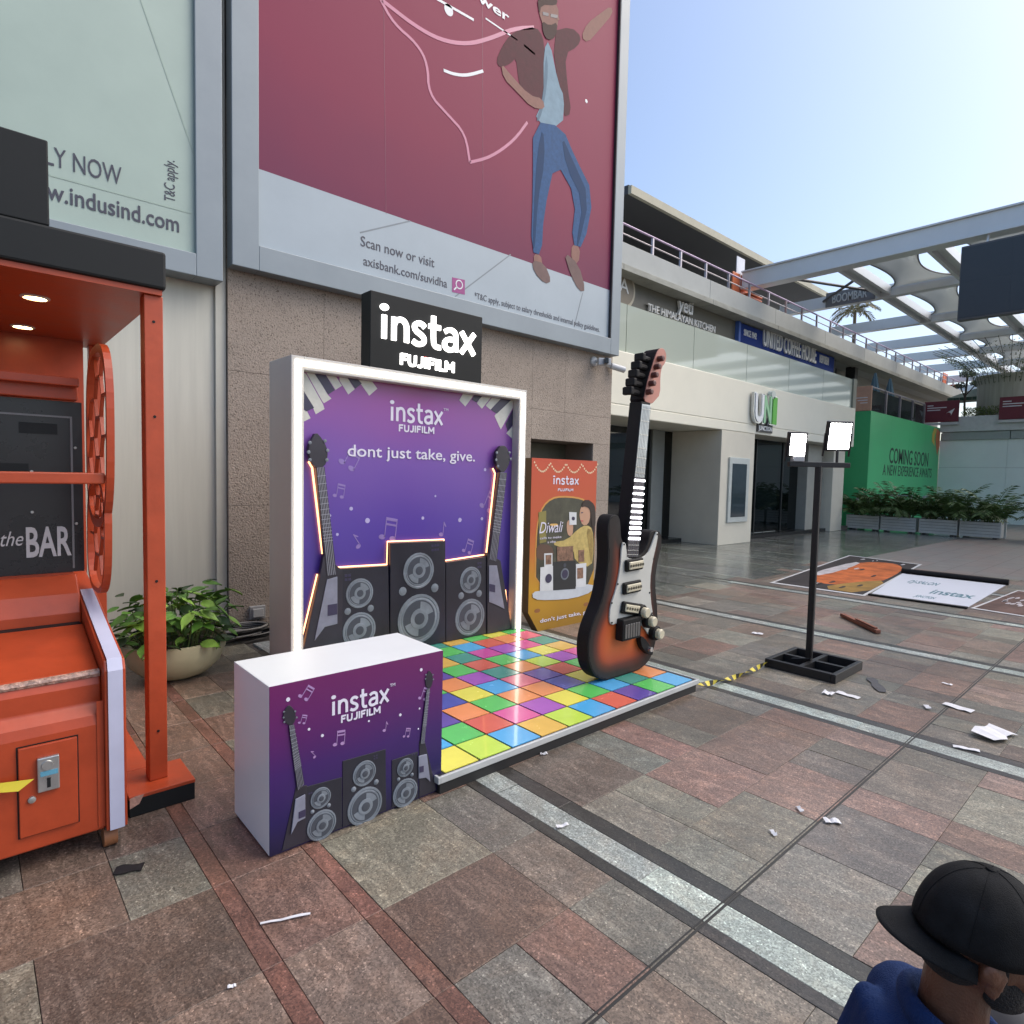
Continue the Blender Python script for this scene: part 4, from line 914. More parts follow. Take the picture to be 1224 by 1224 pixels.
def note(mk, P, u, s, tilt, parent, m, kind=2, lay=1, y=PNY):
    """eighth note(s) printed at P (note head), size s"""
    ct_, st_ = math.cos(tilt), math.sin(tilt); mb = MB()
    def T(x, z): return (P.x+(x*ct_-z*st_)*s, y-.0016*lay, P.z+(x*st_+z*ct_)*s)
    def pg(q): mb.prism([T(*a) for a in q], (0,.0015,0))
    heads = [(0,0)] if kind == 1 else [(0,0),(.62,-.04)]
    for hx, hz in heads: pg([(hx+.17*math.cos(a*.5236)*1.1, hz+.13*math.sin(a*.5236)) for a in range(12)]); 
    for hx, hz in heads: pg([(hx+.12,hz),(hx+.17,hz),(hx+.17,.85),(hx+.12,.85)])
    if kind == 2: pg([(.12,.86),(.79,.82),(.79,.97),(.12,1.02)]); pg([(.171,.62),(.739,.58),(.739,.68),(.171,.72)])
    else: pg([(.171,.85),(.36,.55),(.32,.5),(.171,.66)])
    return mb.build('print_note', m, parent)
for (a, b, s, tl, kd) in ((262,590,.16,-.5,2),(240,698,.10,-.15,2),(390,830,.17,-.12,2),(315,860,.13,.6,1),(578,822,.14,-.1,1),(650,873,.12,-.3,2),(708,730,.17,-.45,2)): note(None, k6(a, b), None, s, tl, pnl, note_m, kd)
for (a, b, r_) in ((292,740,.016),(344,778,.022),(520,770,.015),(638,776,.02),(718,616,.015),(708,772,.015),(248,822,.012),(560,700,.01),(225,762,.01)): MB().prism([(p[0], PNY-.0016, p[2]) for p in disc_y(k6(a,b), r_, 0, 12)], (0,.0015,0)).build('print_dot', dot_m, pnl)
# raised cut-outs: loudspeakers and V guitars
spk = mat('cutout_speaker', (.016,.016,.026), .4, var=.25, scale=3); conem = mat('cutout_cone', (.16,.185,.215), .4, var=.3, scale=6); cone2 = mat('cutout_cone_dark', (.05,.058,.075), .4); gtm = mat('cutout_guitar', (.022,.02,.03), .4, var=.3, scale=4); pkg = mat('cutout_guard', (.20,.21,.27), .4, var=.2, scale=6); strm = mat('cutout_string', (.32,.33,.38), .4)
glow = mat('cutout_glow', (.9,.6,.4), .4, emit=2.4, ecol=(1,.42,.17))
def cutout(pts, m, name, f, y, t, parent, clip=True, lo=PZ+.004, sm=0):
    P_ = [f(*p) for p in pts]
    if clip: P_ = [cl(p) for p in P_]
    if sm: P_ = smoothed(P_, sm)
    return MB().prism([(p.x, y, p.z) for p in P_], (0, t, 0)).build(name, m, parent, bevel=.002)
def driver(P, r, y, parent):
    c = Vector((P.x, y, P.z))
    MB().lathe(c, (0,-1,0), [(r,0),(r,.004),(r*.9,.005),(r*.88,.002),(r*.84,.002),(r*.82,.005),(r*.78,.005)], 28).build('driver_ring', conem, parent, smooth=True); dr = parent.children[-1] if len(parent.children) else None
    MB().prism([(p[0], y-.0058, p[2]) for p in disc_y(P, r*.76, 0, 28)], (0,.0006,0)).build('driver_cone', cone2, parent)
    for k in range(2):
        a0 = .9+k*math.pi; MB().prism([(P.x, y-.0066, P.z)]+[(P.x+r*.7*math.cos(a0+q*.2), y-.0066, P.z+r*.7*math.sin(a0+q*.2)) for q in range(-3, 4)], (0,.0006,0)).build('print_shine', conem, parent)
    MB().lathe(Vector((P.x,y-.0068,P.z)), (0,-1,0), [(r*.42,0),(r*.42,.002),(r*.34,.003)], 20).build('dust_cap_ring', conem, parent)
    MB().lathe(Vector((P.x,y-.0100,P.z)), (0,-1,0), [(r*.24,0),(r*.24,.001),(r*.12,.002)], 16).build('dust_cap', cone2, parent)
def speakerset(f, y, parent, specs, scale=1.0, th=.04):
    for (outl, drs, twe, sq) in specs:
        o = cutout(outl, spk, 'loudspeaker', f, y, th, parent)
        for (a, b, rp) in drs:
            P = f(a, b); r = abs(f(a, b-rp).z-P.z)
            if P.z-r < PZ+.01 and parent is pnl: r = min(r, P.z-PZ-.01)
            driver(P, r, y, o)
        for (a, b, rp) in twe:
            P = f(a, b); r = abs(f(a, b-rp).z-P.z); MB().lathe(Vector((P.x, y, P.z)), (0,-1,0), [(r,0),(r,.002),(r*.5,.005),(r*.1,.006)], 12).build('tweeter', conem, o)
        for (a, b) in sq:
            P = f(a, b); MB().box(P.x-.012*scale, P.x+.012*scale, y-.001, y-.0001, P.z-.01*scale, P.z+.01*scale).build('grille_slot', kb, o)
CYO = PNY-.05
def k6c(a, b): return ony(310+a/2.662, 330+b/2.662, CYO)
speakerset(k6c, CYO, pnl, [
  ([(245,932),(410,922),(415,1200),(245,1210)], [(319,1009,47),(318,1127,57)], [(281,1067,11),(354,1057,11)], [(276,953),(287,952),(276,966),(287,965)]),
  ([(417,850),(592,843),(592,1180),(417,1200)], [(507,937,57),(508,1090,78)], [(456,1003,14),(558,992,14)], [(551,858),(560,857),(568,856),(551,872),(560,871),(568,870)]),
  ([(594,911),(722,893),(724,1160),(594,1175)], [(672,967,42),(670,1085,58)], [(642,1017,11),(699,1010,11)], [(697,914),(704,913),(697,926),(704,925)])])
# V guitars
def vguitar(f, y, parent, head, neck, body, guard, pick, pegs, th=.04):
    o = cutout(body, gtm, 'guitar_cutout', f, y, th, parent)
    cutout(neck, mat('cutout_neck', (.03,.028,.04), .4), 'neck', f, y-.004, th, o); cutout(head, gtm, 'headstock', f, y-.002, th, o, sm=1); cutout(guard, pkg, 'pickguard', f, y-.008, .006, o)
    for q in pick: cutout(q, kb, 'pickup', f, y-.0105, .002, o)
    a0, a1, b1, b0 = [f(*p) for p in neck]
    for k in range(5):
        s = .15+.7*k/4; p = a0.lerp(a1, s); q = b0.lerp(b1, s); MB().ribbon([(p.x,y-.0055,p.z),(q.x,y-.0055,q.z)], .0035 if th > .01 else .0012, (0,.001,0)).build('string', strm, o)
    for k in range(1, 15):
        t = 1-(1-.065)**(k*1.2); p = a0.lerp(b0, t); q = a1.lerp(b1, t); MB().ribbon([(p.x,y-.0062,p.z),(q.x,y-.0062,q.z)], .004 if th > .01 else .0013, (0,.001,0)).build('fret', strm, o)
    for q in pegs: P = f(*q); rq = .014 if th > .01 else .0042; MB().lathe(Vector((P.x,y-.003,P.z)), (0,-1,0), [(rq,0),(rq,rq*.3),(rq*.4,rq*.45)], 10).build('tuning_peg', conem, o)
vguitar(k6c, CYO-.012, pnl, [(178,496),(196,515),(213,545),(216,575),(205,608),(176,612),(158,580),(154,545),(165,518)], [(178,610),(205,607),(243,948),(212,953)], [(203,888),(262,935),(262,1200),(125,1210),(190,960)], [(212,965),(245,955),(245,1105),(205,1115),(172,1160)], [[(214,1045),(244,1040),(244,1075),(214,1080)]], [(158,530),(154,560),(158,585),(206,525),(214,555),(212,585)])
vguitar(k6c, CYO-.012, pnl, [(772,538),(786,545),(796,580),(790,605),(772,630),(752,605),(750,565),(760,545)], [(762,624),(785,626),(752,908),(727,900)], [(723,880),(765,905),(800,1120),(745,1200),(722,1195)], [(727,920),(752,920),(776,1058),(752,1046),(727,1036)], [[(728,978),(746,982),(746,1005),(728,1002)]], [(752,562),(750,585),(756,605),(792,562),(796,582)])
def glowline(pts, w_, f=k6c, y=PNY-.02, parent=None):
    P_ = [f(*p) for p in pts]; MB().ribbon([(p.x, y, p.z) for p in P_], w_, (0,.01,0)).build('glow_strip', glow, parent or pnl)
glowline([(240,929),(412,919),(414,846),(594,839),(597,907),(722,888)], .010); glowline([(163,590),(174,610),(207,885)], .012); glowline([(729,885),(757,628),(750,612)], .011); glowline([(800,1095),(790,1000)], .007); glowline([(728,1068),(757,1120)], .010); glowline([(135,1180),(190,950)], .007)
# faint raised wiring bulge and LED spill on the platform comes from the strip itself

# lit logo box on top
sb = root('logo_sign_box', (3.05, 4.58, ZT), 'black light-box sign with white glowing letters standing on the backdrop frame', 'sign')
SX0, SX1, SZ0, SZ1 = 2.475, 3.635, ZT+.002, 3.125
MB().box(SX0, SX1, FY+.005, FY+.16, SZ0, SZ1).build('box', mat('signbox_black', (.006,.007,.007), .5, spec=.25), sb, bevel=.004)
def s6(a, b): return ony(310+a/2.662, 330+b/2.662, FY)
lit = mat('lit_letters', (.9,.9,.9), .4, emit=2.0, ecol=(1,.97,.93)); lit_r = mat('lit_red', (.8,.05,.03), .4, emit=1.0, ecol=(1,.04,.02))
lgo((383,205), (680,245), lit, FY+.004, s6, (383,97), sb, .018)
lgo((447,286), (618,304), lit, FY+.004, s6, (447,250), sb, .014, 'FUJIFILM', .19)
P = s6(530, 266); MB().box(P.x-.02, P.x+.02, FY-.01, FY+.003, P.z-.016, P.z+.02).build('red_dot', lit_r, sb)

# ================================================================== WHITE COUNTER
CYF = 2.537
ctn = root('promo_counter', (1.39, 2.75, 0), 'white box counter with a purple music print on its front', 'counter')
cw = mat('counter_white', (.66,.69,.68), .4, var=.03, scale=3)
MB().box(.935, 1.825, CYF, 2.98, .012, .748).build('box', cw, ctn, bevel=.003)
MB().box(.945, 1.815, CYF+.01, 2.97, 0, .0115).build('plinth', mat('plinth_navy', (.03,.02,.08), .5), ctn)
cpr = gradient_mat('counter_print', [(0, '15122e'), (.22, '20164f'), (.5, '3a1a5e'), (.8, '5a1a5c'), (1, '641c58')], 0, .75, .3)
MB().box(.936, 1.824, CYF-.0035, CYF-.0004, .013, .747).build('print_panel', cpr, ctn); cp = ctn.children[-1]
CP = CYF-.0035
def c7(a, b): return ony(270+a/4.08, 740+b/4.08, CP)
lgo((513,467), (788,405), prw, CP, c7, (513,372), cp)
lgo((560,507), (750,455), prw, CP, c7, (560,472), cp, word='FUJIFILM', sw=.19)
lb('TM', (800,330), (825,325), prw, y=CP, f=c7, cap=(800,316), parent=cp, lay=0)
cn1 = mat('print_note_pale', (.36,.22,.44), .35)
for (a, b, s, tl, kd) in ((362,375,.055,-.6,2),(358,505,.035,-.3,2),(532,612,.06,-.05,2),(432,672,.04,.7,1),(772,543,.05,-.1,1),(868,572,.04,-.2,2),(945,385,.055,-.35,2)): note(None, c7(a, b), None, s, tl, cp, cn1, kd, 1, CP)
for (a, b, r_) in ((303,392,.009),(405,537,.006),(470,568,.007),(850,467,.007),(952,247,.008),(697,497,.005),(944,436,.005),(938,535,.004)): MB().prism([(p[0], CP-.0016, p[2]) for p in disc_y(c7(a,b), r_, 0, 12)], (0,.0015,0)).build('print_dot', prw, cp)
def c7c(a, b): q = ony(270+a/4.08, 740+b/4.08, CP); q.z = max(q.z, .016); return q
def cl(p): return Vector((min(max(p.x, .94), 1.82), p.y, min(max(p.z, .016), .744)))
speakerset(c7c, CP-.0030, cp, [
  ([(385,818),(565,770),(565,1060),(385,1115)], [(460,870,50),(465,1002,72)], [(420,938,10),(500,907,10)], [(405,850),(416,846)]),
  ([(568,692),(778,633),(780,990),(568,1060)], [(673,750,60),(676,910,90)], [(621,829,13),(731,793,13)], [(722,668),(734,664),(722,680),(734,676)]),
  ([(808,688),(935,645),(935,940),(808,985)], [(872,722,44),(872,845,67)], [(840,780,9),(906,757,9)], [(908,660),(918,657)])], .35, .0028)
vguitar(c7c, CP-.0033, cp, [(305,415),(325,432),(342,465),(330,512),(305,518),(285,500),(276,470),(285,440)], [(303,518),(330,512),(380,800),(345,835)], [(340,820),(395,808),(385,1120),(272,1155)], [(335,875),(383,850),(383,965),(345,985),(313,1048)], [[(350,935),(383,920),(383,955),(350,968)]], [(280,450),(278,478),(282,500),(335,448),(342,478)], th=.003)
vguitar(c7c, CP-.0033, cp, [(990,248),(1004,268),(1008,295),(1000,330),(985,340),(972,325),(970,290),(980,262)], [(975,340),(992,335),(965,605),(945,605)], [(942,595),(970,600),(1025,890),(940,960)], [(935,665),(975,655),(992,790),(970,770),(935,775)], [[(938,715),(958,710),(958,740),(938,745)]], [(972,270),(970,290),(1006,270),(1008,292)], th=.003)
def cl(p): return p

# ================================================================== STANDEE
SY_ = 4.6
st = root('standee', (4.92, SY_, 0), 'orange-to-mustard cardboard standee showing a woman with an instant camera', 'standee')
def z8(a, b): return ony(620+a/5.1, 530+b/5.1, SY_)
stm = gradient_mat('standee_print', [(0, '8f6a14'), (.25, 'b98a22'), (.42, 'b8702e'), (.6, 'b5562f'), (1, 'b9482c')], 0, 1.85, .4)
outl = [z8(80,85), z8(487,103), z8(470,800), z8(440,1060), z8(400,1115), z8(150,1150), z8(100,1145), z8(62,1060)]
X0s, X1s = 4.40, 5.44
bd_ = [(X0s,SY_,1.85),(X1s,SY_,1.85),(X1s,SY_,.22),(X1s-.14,SY_,.0),(X0s+.15,SY_,0),(X0s,SY_,.22)]
MB().prism(bd_, (0,.10,0)).build('board', mat('standee_edge', (.12,.07,.03), .6), st)
MB().prism([(x,SY_-.003,z) for x, _, z in bd_], (0,.0025,0)).build('print_face', stm, st); sf = st.children[-1]
YF_ = SY_-.003
def sd_(pts, m, name='print_figure', lay=1, sm=1):
    P_ = [z8(*p) for p in pts]; P_ = [Vector((min(max(p.x,X0s+.005),X1s-.005), p.y, p.z)) for p in P_]; P_ = smoothed(P_, sm) if sm else P_
    return MB().prism([(p.x, YF_-.0014*lay, p.z) for p in P_], (0,.0012,0)).build(name, m, sf)
lgo((207,247), (360,252), prw, YF_, z8, (207,195), sf)
lgo((237,290), (328,292), prw, YF_, z8, (237,274), sf, word='FUJIFILM', sw=.19)
arch = [(103,885),(108,600),(118,470),(150,385),(200,340),(260,328),(350,335),(400,350),(440,400),(462,480),(460,860),(300,895)]
sd_([(96,890),(100,590),(112,462),(146,376),(198,330),(260,318),(352,325),(406,342),(448,396),(470,476),(468,866),(300,903)], mat('print_amber', (.55,.27,.06), .4), 'print_arch', 1)
sd_(arch, mat('print_room', (.055,.055,.035), .4, var=.5, scale=5), 'print_arch', 2)
sd_([(118,420),(165,410),(165,600),(125,610)], mat('print_window', (.22,.19,.05), .4), 'print_room', 3, 0); sd_([(105,610),(200,620),(215,690),(105,720)], mat('print_sofa', (.10,.055,.035), .4), 'print_room', 3)
sd_([(385,345),(440,345),(462,420),(465,560),(450,600),(430,520),(395,500),(372,420)], mat('print_hair', (.03,.018,.012), .5), lay=3)
sd_([(372,395),(395,372),(425,385),(435,440),(420,495),(385,500),(366,450)], mat('print_face_skin', (.48,.28,.18), .4), lay=4)
sd_([(360,520),(410,495),(448,520),(455,640),(440,760),(340,720),(330,640),(215,625),(210,600),(290,590)], mat('print_yellow_dress', (.47,.36,.12), .4, var=.25, scale=18), lay=4)
sd_([(292,470),(320,465),(330,500),(325,560),(300,565),(288,520)], MATS['print_face_skin'], lay=4)
sd_([(303,418),(348,420),(348,495),(305,497)], mat('print_cam_white', (.6,.62,.63), .35), lay=6, sm=0); sd_([(320,445),(338,448),(336,470),(318,467)], kb, lay=7)
sd_([(378,392),(390,352),(425,345),(458,372),(466,430),(462,520),(440,505),(438,440),(428,398),(400,382)], MATS['print_hair'], lay=6)
sd_([(376,420),(388,418),(388,424),(376,426)], kb, lay=6, sm=0); sd_([(374,466),(394,470),(386,478),(376,474)], mat('print_lips', (.5,.1,.1), .4), lay=6)
sd_([(408,515),(446,528),(452,640),(438,750),(425,640)], mat('print_dress_shade', (.30,.21,.06), .4, var=.3, scale=20), lay=5)
lb('Diwali', (120,555), (265,532), prw, y=YF_, f=z8, cap=(120,488), parent=sf, shear=.3, lay=5)
lb('calls to make', (125,582), (255,578), prw, y=YF_, f=z8, cap=(125,568), parent=sf, lay=5); lb('a vibe', (172,606), (220,606), prw, y=YF_, f=z8, cap=(172,592), parent=sf, lay=5)
sd_([(180,490),(240,488),(225,505),(195,505)], mat('print_flame', (.65,.4,.12), .4), lay=5)
sd_([(78,905),(150,895),(300,880),(460,850),(462,900),(330,945),(180,955),(85,950)], mat('print_plinth', (.50,.54,.58), .4), 'print_plinth', 5)
for q, m_, l in (([(128,755),(205,745),(210,895),(125,900)], MATS['print_cam_white'], 6), ([(205,722),(342,715),(342,885),(205,895)], mat('print_cam_black', (.018,.02,.022), .35), 7), ([(345,735),(408,728),(405,872),(345,878)], MATS['print_cam_white'], 6), ([(152,670),(202,668),(202,748),(152,752)], MATS['print_cam_white'], 5), ([(230,630),(328,625),(328,712),(230,718)], mat('print_photo', (.2,.11,.07), .4, var=.6, scale=30), 6), ([(360,650),(395,648),(395,720),(360,722)], MATS['print_photo'], 6), ([(352,760),(388,756),(388,820),(352,825)], MATS['print_photo'], 7), ([(160,680),(195,678),(195,735),(160,738)], MATS['print_photo'], 6)): sd_(q, m_, 'print_camera', l, 0)
for (a, b, r_, m_, l) in ((177,822,28,kb,8),(276,795,36,conem,8),(276,795,26,kb,9),(276,742,12,cone2,8)):
    P = z8(a, b); rr = abs(z8(a, b-r_).z-P.z); MB().prism([(p[0], YF_-.0014*l, p[2]) for p in disc_y(P, rr, 0, 18)], (0,.0012,0)).build('print_lens', m_, sf)
lb("don't just take, give.", (128,1085), (455,1035), prw, y=YF_, f=z8, cap=(128,1062), parent=sf, bold=.01)
gl = mat('print_garland', (.7,.55,.35), .4)
for k in range(44):
    t = k/43; a = 95+t*385; s = (t*4) % 1; b = 115+55*(1-(2*s-1)**2)+12*t; P = z8(a, b); MB().prism([(p[0], YF_-.0014, p[2]) for p in disc_y(P, .011, 0, 7)], (0,.0012,0)).build('print_garland', gl, sf)
for (a, b) in ((112,1020),(410,980)): P = z8(a, b); MB().prism([(p[0], YF_-.0014, p[2]) for p in disc_y(P, .045, 0, 12, .5)], (0,.0012,0)).build('print_lamp', mat('print_clay', (.25,.10,.03), .4), sf)

# ================================================================== GIANT GUITAR
GYF = 2.92; GTH = .115
gu = root('guitar_prop', (3.75, GYF+.05, PZ), 'giant sunburst electric guitar prop standing on the coloured platform', 'guitar')
def g5(a, b, Y=GYF): return ony(680+a/5.32, 600+b/5.32, Y)
def g4(a, b, Y=GYF): return ony(670+a/5.564, 400+b/5.564, Y)
body = [(250,300),(245,200),(250,125),(270,87),(303,78),(326,100),(332,170),(334,230),(352,262),(360,345),(440,345),(470,330),(500,270),(512,205),(535,180),(572,180),(593,212),(590,290),(566,380),(552,470),(553,560),(566,680),(565,800),(548,920),(515,1010),(460,1062),(380,1103),(290,1130),(220,1136),(165,1112),(130,1050),(118,960),(125,860),(150,770),(190,680),(215,600),(238,480),(248,380)]
def burst_mesh(outline, y):
    """front of the body as inset rings; colour runs from black edge to orange centre"""
    P0 = [Vector((p.x, 0, p.z)) for p in outline]; n = len(P0); area = sum(P0[i].x*P0[(i+1) % n].z-P0[(i+1) % n].x*P0[i].z for i in range(n)); sg_ = 1 if area > 0 else -1
    rings = [P0]
    for step in (.03, .035, .035, .04):
        Q = rings[-1]; N = []
        for i in range(n):
            t = (Q[(i+1) % n]-Q[i-1]); t = t.normalized() if t.length > 1e-6 else Vector((1,0,0)); N.append(Vector((-t.z, 0, t.x))*sg_)
        Q2 = [Q[i]+N[i]*step for i in range(n)]
        for _ in range(4): Q2 = [(Q2[i-1]+Q2[i]*2+Q2[(i+1) % n])/4 for i in range(n)]
        rings.append(Q2)
    return rings
out_s = smoothed([g5(*p) for p in body], 2)
out_s = [Vector((p.x, GYF, max(p.z, PZ+.001))) for p in out_s]
blk = mat('guitar_black', (.008,.0075,.008), .6, var=.2, spec=.25)
MB().prism([(p.x, GYF+.0005, p.z) for p in out_s], (0,GTH,0)).build('body', blk, gu, bevel=.008, seg=3)
# sunburst face: colour follows the distance to the outline (painted on the thing itself)
bm = bmesh.new(); xs_ = [p.x for p in out_s]; zs_ = [p.z for p in out_s]
me = bpy.data.meshes.new('sunburst_face'); nx, nz = 70, 90
import bisect
def inside(x, z):
    c = False; j = len(out_s)-1
    for i in range(len(out_s)):
        a, b = out_s[i], out_s[j]
        if (a.z > z) != (b.z > z) and x < (b.x-a.x)*(z-a.z)/(b.z-a.z)+a.x: c = not c
        j = i
    return c
def dist(x, z):
    d = 9
    for i in range(len(out_s)):
        a, b = out_s[i-1], out_s[i]; ex, ez = b.x-a.x, b.z-a.z; L2 = ex*ex+ez*ez
        t = 0 if L2 == 0 else max(0, min(1, ((x-a.x)*ex+(z-a.z)*ez)/L2)); d = min(d, math.hypot(a.x+ex*t-x, a.z+ez*t-z))
    return d
gv = {}; cols = []; faces = []; verts = []
X0g, X1g, Z0g, Z1g = min(xs_), max(xs_), min(zs_), max(zs_)
for i in range(nx+1):
    for j in range(nz+1):
        x, z = X0g+(X1g-X0g)*i/nx, Z0g+(Z1g-Z0g)*j/nz
        if inside(x, z):
            d = dist(x, z)
            if d < .006: continue
            gv[(i, j)] = len(verts); verts.append((x, GYF-.0012, z)); cols.append(d)
for (i, j) in list(gv):
    q = [gv.get(k_) for k_ in ((i,j),(i+1,j),(i+1,j+1),(i,j+1))]
    if None not in q: faces.append(tuple(q))
    else:
        q = [k_ for k_ in q if k_ is not None]
        if len(q) == 3 and gv.get((i+1,j+1)) is not None or len(q) == 3: faces.append(tuple(q))
me.from_pydata([Vector(v)-ORG[gu] for v in verts], [], faces)
sf_ = bpy.data.objects.new('sunburst_face', me); COL.objects.link(sf_); sf_.parent = gu; ORG[sf_] = ORG[gu]
ca = me.color_attributes.new('burst', 'FLOAT_COLOR', 'POINT')
def burst(d, z):
    st_ = [(0, (.010,.008,.008)), (.05, (.018,.010,.009)), (.10, (.10,.022,.012)), (.15, (.34,.06,.018)), (.24, (.50,.11,.028))]
    if z > 1.1: d *= max(0, 1-(z-1.1)*3.2)
    for (a, ca_), (b, cb_) in zip(st_, st_[1:]):
        if d <= b: t = (d-a)/(b-a); return tuple(p*(1-t)+q*t for p, q in zip(ca_, cb_))
    return st_[-1][1]
for i, v in enumerate(verts): ca.data[i].color = (*burst(cols[i], v[2]), 1)
bmat = bpy.data.materials.new('sunburst_paint'); bmat.use_nodes = True; t = bmat.node_tree; at = t.nodes.new('ShaderNodeAttribute'); at.attribute_name = 'burst'
t.links.new(at.outputs['Color'], t.nodes['Principled BSDF'].inputs['Base Color']); t.nodes['Principled BSDF'].inputs['Roughness'].default_value = .38
n = t.nodes.new('ShaderNodeTexNoise'); n.inputs['Scale'].default_value = 14; mrn = t.nodes.new('ShaderNodeMapRange'); mrn.inputs['To Min'].default_value = .28; mrn.inputs['To Max'].default_value = .5; t.links.new(n.outputs['Fac'], mrn.inputs[0]); t.links.new(mrn.outputs[0], t.nodes['Principled BSDF'].inputs['Roughness'])
t.nodes['Principled BSDF'].inputs['Specular IOR Level'].default_value = .3; me.materials.append(bmat)
def gp(pts, m, name, y0, y1, f=g5, sm=1, parent=None, bevel=.003):
    P_ = [f(*p) for p in pts]; P_ = smoothed(P_, sm) if sm else P_
    return MB().prism([(p.x, y0, p.z) for p in P_], (0, y1-y0, 0)).build(name, m, parent or gu, bevel=bevel)
guard = mat('pickguard_white', (.50,.50,.46), .35, var=.05)
pgd = gp([(328,262),(350,254),(356,300),(362,350),(385,362),(432,356),(470,348),(505,310),(546,190),(558,190),(553,245),(522,380),(506,500),(511,620),(526,720),(538,800),(530,850),(500,848),(470,800),(440,768),(412,745),(300,768),(262,782),(248,752),(255,660),(290,560),(318,420)], guard, 'pickguard', GYF-.016, GYF-.002, sm=1)
crm = mat('pickup_cream', (.52,.47,.34), .4); pole_m = mat('pole_piece', (.09,.08,.06), .4, .5)
for (a, b, c_, d_, tilt) in ((345,372,443,418,.03),(330,515,430,560,.03),(320,640,425,705,-.22)):
    p, q = g5(a, b), g5(c_, d_); cx_, cz_ = (p.x+q.x)/2, (p.z+q.z)/2; hw, hh = abs(q.x-p.x)/2, .042
    u = Vector((math.cos(tilt), 0, math.sin(tilt))); v = Vector((-math.sin(tilt), 0, math.cos(tilt)))
    pk = MB().obox((cx_, GYF-.03, cz_), u, v, (0,1,0), hw+.008, hh+.006, .0138).build('pickup_base', blk, gu, bevel=.02, seg=4)
    MB().obox((cx_, GYF-.052, cz_), u, v, (0,1,0), hw-.012, hh-.012, .008).build('pickup_cover', crm, pk, bevel=.018, seg=4)
    for k in range(6): MB().lathe(Vector((cx_, GYF-.060, cz_))+u*(k-2.5)*hw*.3, (0,-1,0), [(.011,0),(.011,.004)], 10).build('pole_piece', pole_m, pk)
br = g5(352, 795)
MB().obox((br.x, GYF-.04, br.z), (1,0,0), (0,0,1), (0,1,0), .115, .085, .038).build('bridge', blk, gu, bevel=.01); brg = gu.children[-1]
for k in range(6): MB().obox((br.x-.08+.032*k, GYF-.081, br.z-.01), (1,0,0), (0,0,1), (0,1,0), .013, .055, .003).build('saddle', mat('saddle_grey', (.16,.155,.15), .35, .7), brg, bevel=.003)
for (a, b) in ((432,692),(478,748),(522,826)):
    P = g5(a, b); kn = MB().lathe((P.x, GYF-.018, P.z), (0,-1,0), [(.062,0),(.06,.04),(.052,.05)], 20).build('knob_base', blk, gu, smooth=True)
    MB().lathe((P.x, GYF-.0685, P.z), (0,-1,0), [(.042,0),(.042,.03),(.034,.04)], 18).build('knob_cap', crm, kn, smooth=True)
jk_ = gp([(425,840),(455,860),(500,930),(505,965),(480,965),(440,930),(425,885)], blk, 'jack_plate', GYF-.05, GYF-.002, sm=2); P = g5(475, 925)
MB().lathe((P.x, GYF-.0505, P.z), (0,-1,0), [(.022,0),(.02,.03)], 12).build('jack_socket', mat('jack_chrome', (.6,.6,.6), .2, .9), jk_)
# switch, screws
for (a, b) in ((340,268),(300,520),(262,640),(262,765),(528,360),(502,575),(518,705),(550,205)): P = g5(a, b); MB().lathe((P.x, GYF-.0163, P.z), (0,-1,0), [(.008,0),(.007,.004)], 8).build('screw', blk, pgd)
# neck, fretboard, frets
nl0, nl1, nr1, nr0 = g5(352,352), g4(530,445), g4(590,455), g5(430,352)
for p in (nl0, nl1, nr1, nr0): p.y = GYF
MB().prism([(p.x,GYF-.012,p.z) for p in (nl0, nl1, nr1, nr0)], (0,.115,0)).build('neck', blk, gu, bevel=.004); nk = gu.children[-1]
def nx_(py, s):
    """point on the fretboard at picture height py, s across"""
    a, b = nl0, nl1
    # rows of equal height on the neck plane
    zz = ony(760, py, GYF).z; t = (zz-nl0.z)/(nl1.z-nl0.z); return nl0.lerp(nl1, t).lerp(nr0.lerp(nr1, t), s)
silver = mat('fretboard_silver', (.42,.45,.46), .3, .6, var=.15, scale=8); fbd = mat('fretboard_dark', (.06,.05,.055), .35)
for (pa, pb_, m_) in ((482, 570, silver), (570.2, 664, fbd)):
    q = [nx_(pa, .06), nx_(pa, .94), nx_(pb_, .94), nx_(pb_, .06)]
    MB().prism([(p.x, GYF-.017, p.z) for p in q], (0,.0045,0)).build('fretboard', m_, nk)
fl_ = mat('lit_fret', (.95,.95,1), .4, emit=5, ecol=(.93,.94,1))
for k, py in enumerate((573.8,582.4,589.6,597.3,603.9,610.8,617.9,624,630,635.8,642.4)):
    h = 1.15+.02*k; q = [nx_(py-h, .04), nx_(py-h, .98), nx_(py+h, .98), nx_(py+h, .04)]
    MB().prism([(p.x, GYF-.024, p.z) for p in q], (0,.0065,0)).build('lit_fret', fl_, nk)
frm = mat('fret_wire', (.6,.6,.58), .25, .8)
for py in (488,502.5,519,535.5,547,558,565,650,656,661): q = [nx_(py-.4, .06), nx_(py-.4, .94), nx_(py+.4, .94), nx_(py+.4, .06)]; MB().prism([(p.x, GYF-.0205, p.z) for p in q], (0,.003,0)).build('fret', frm, nk)
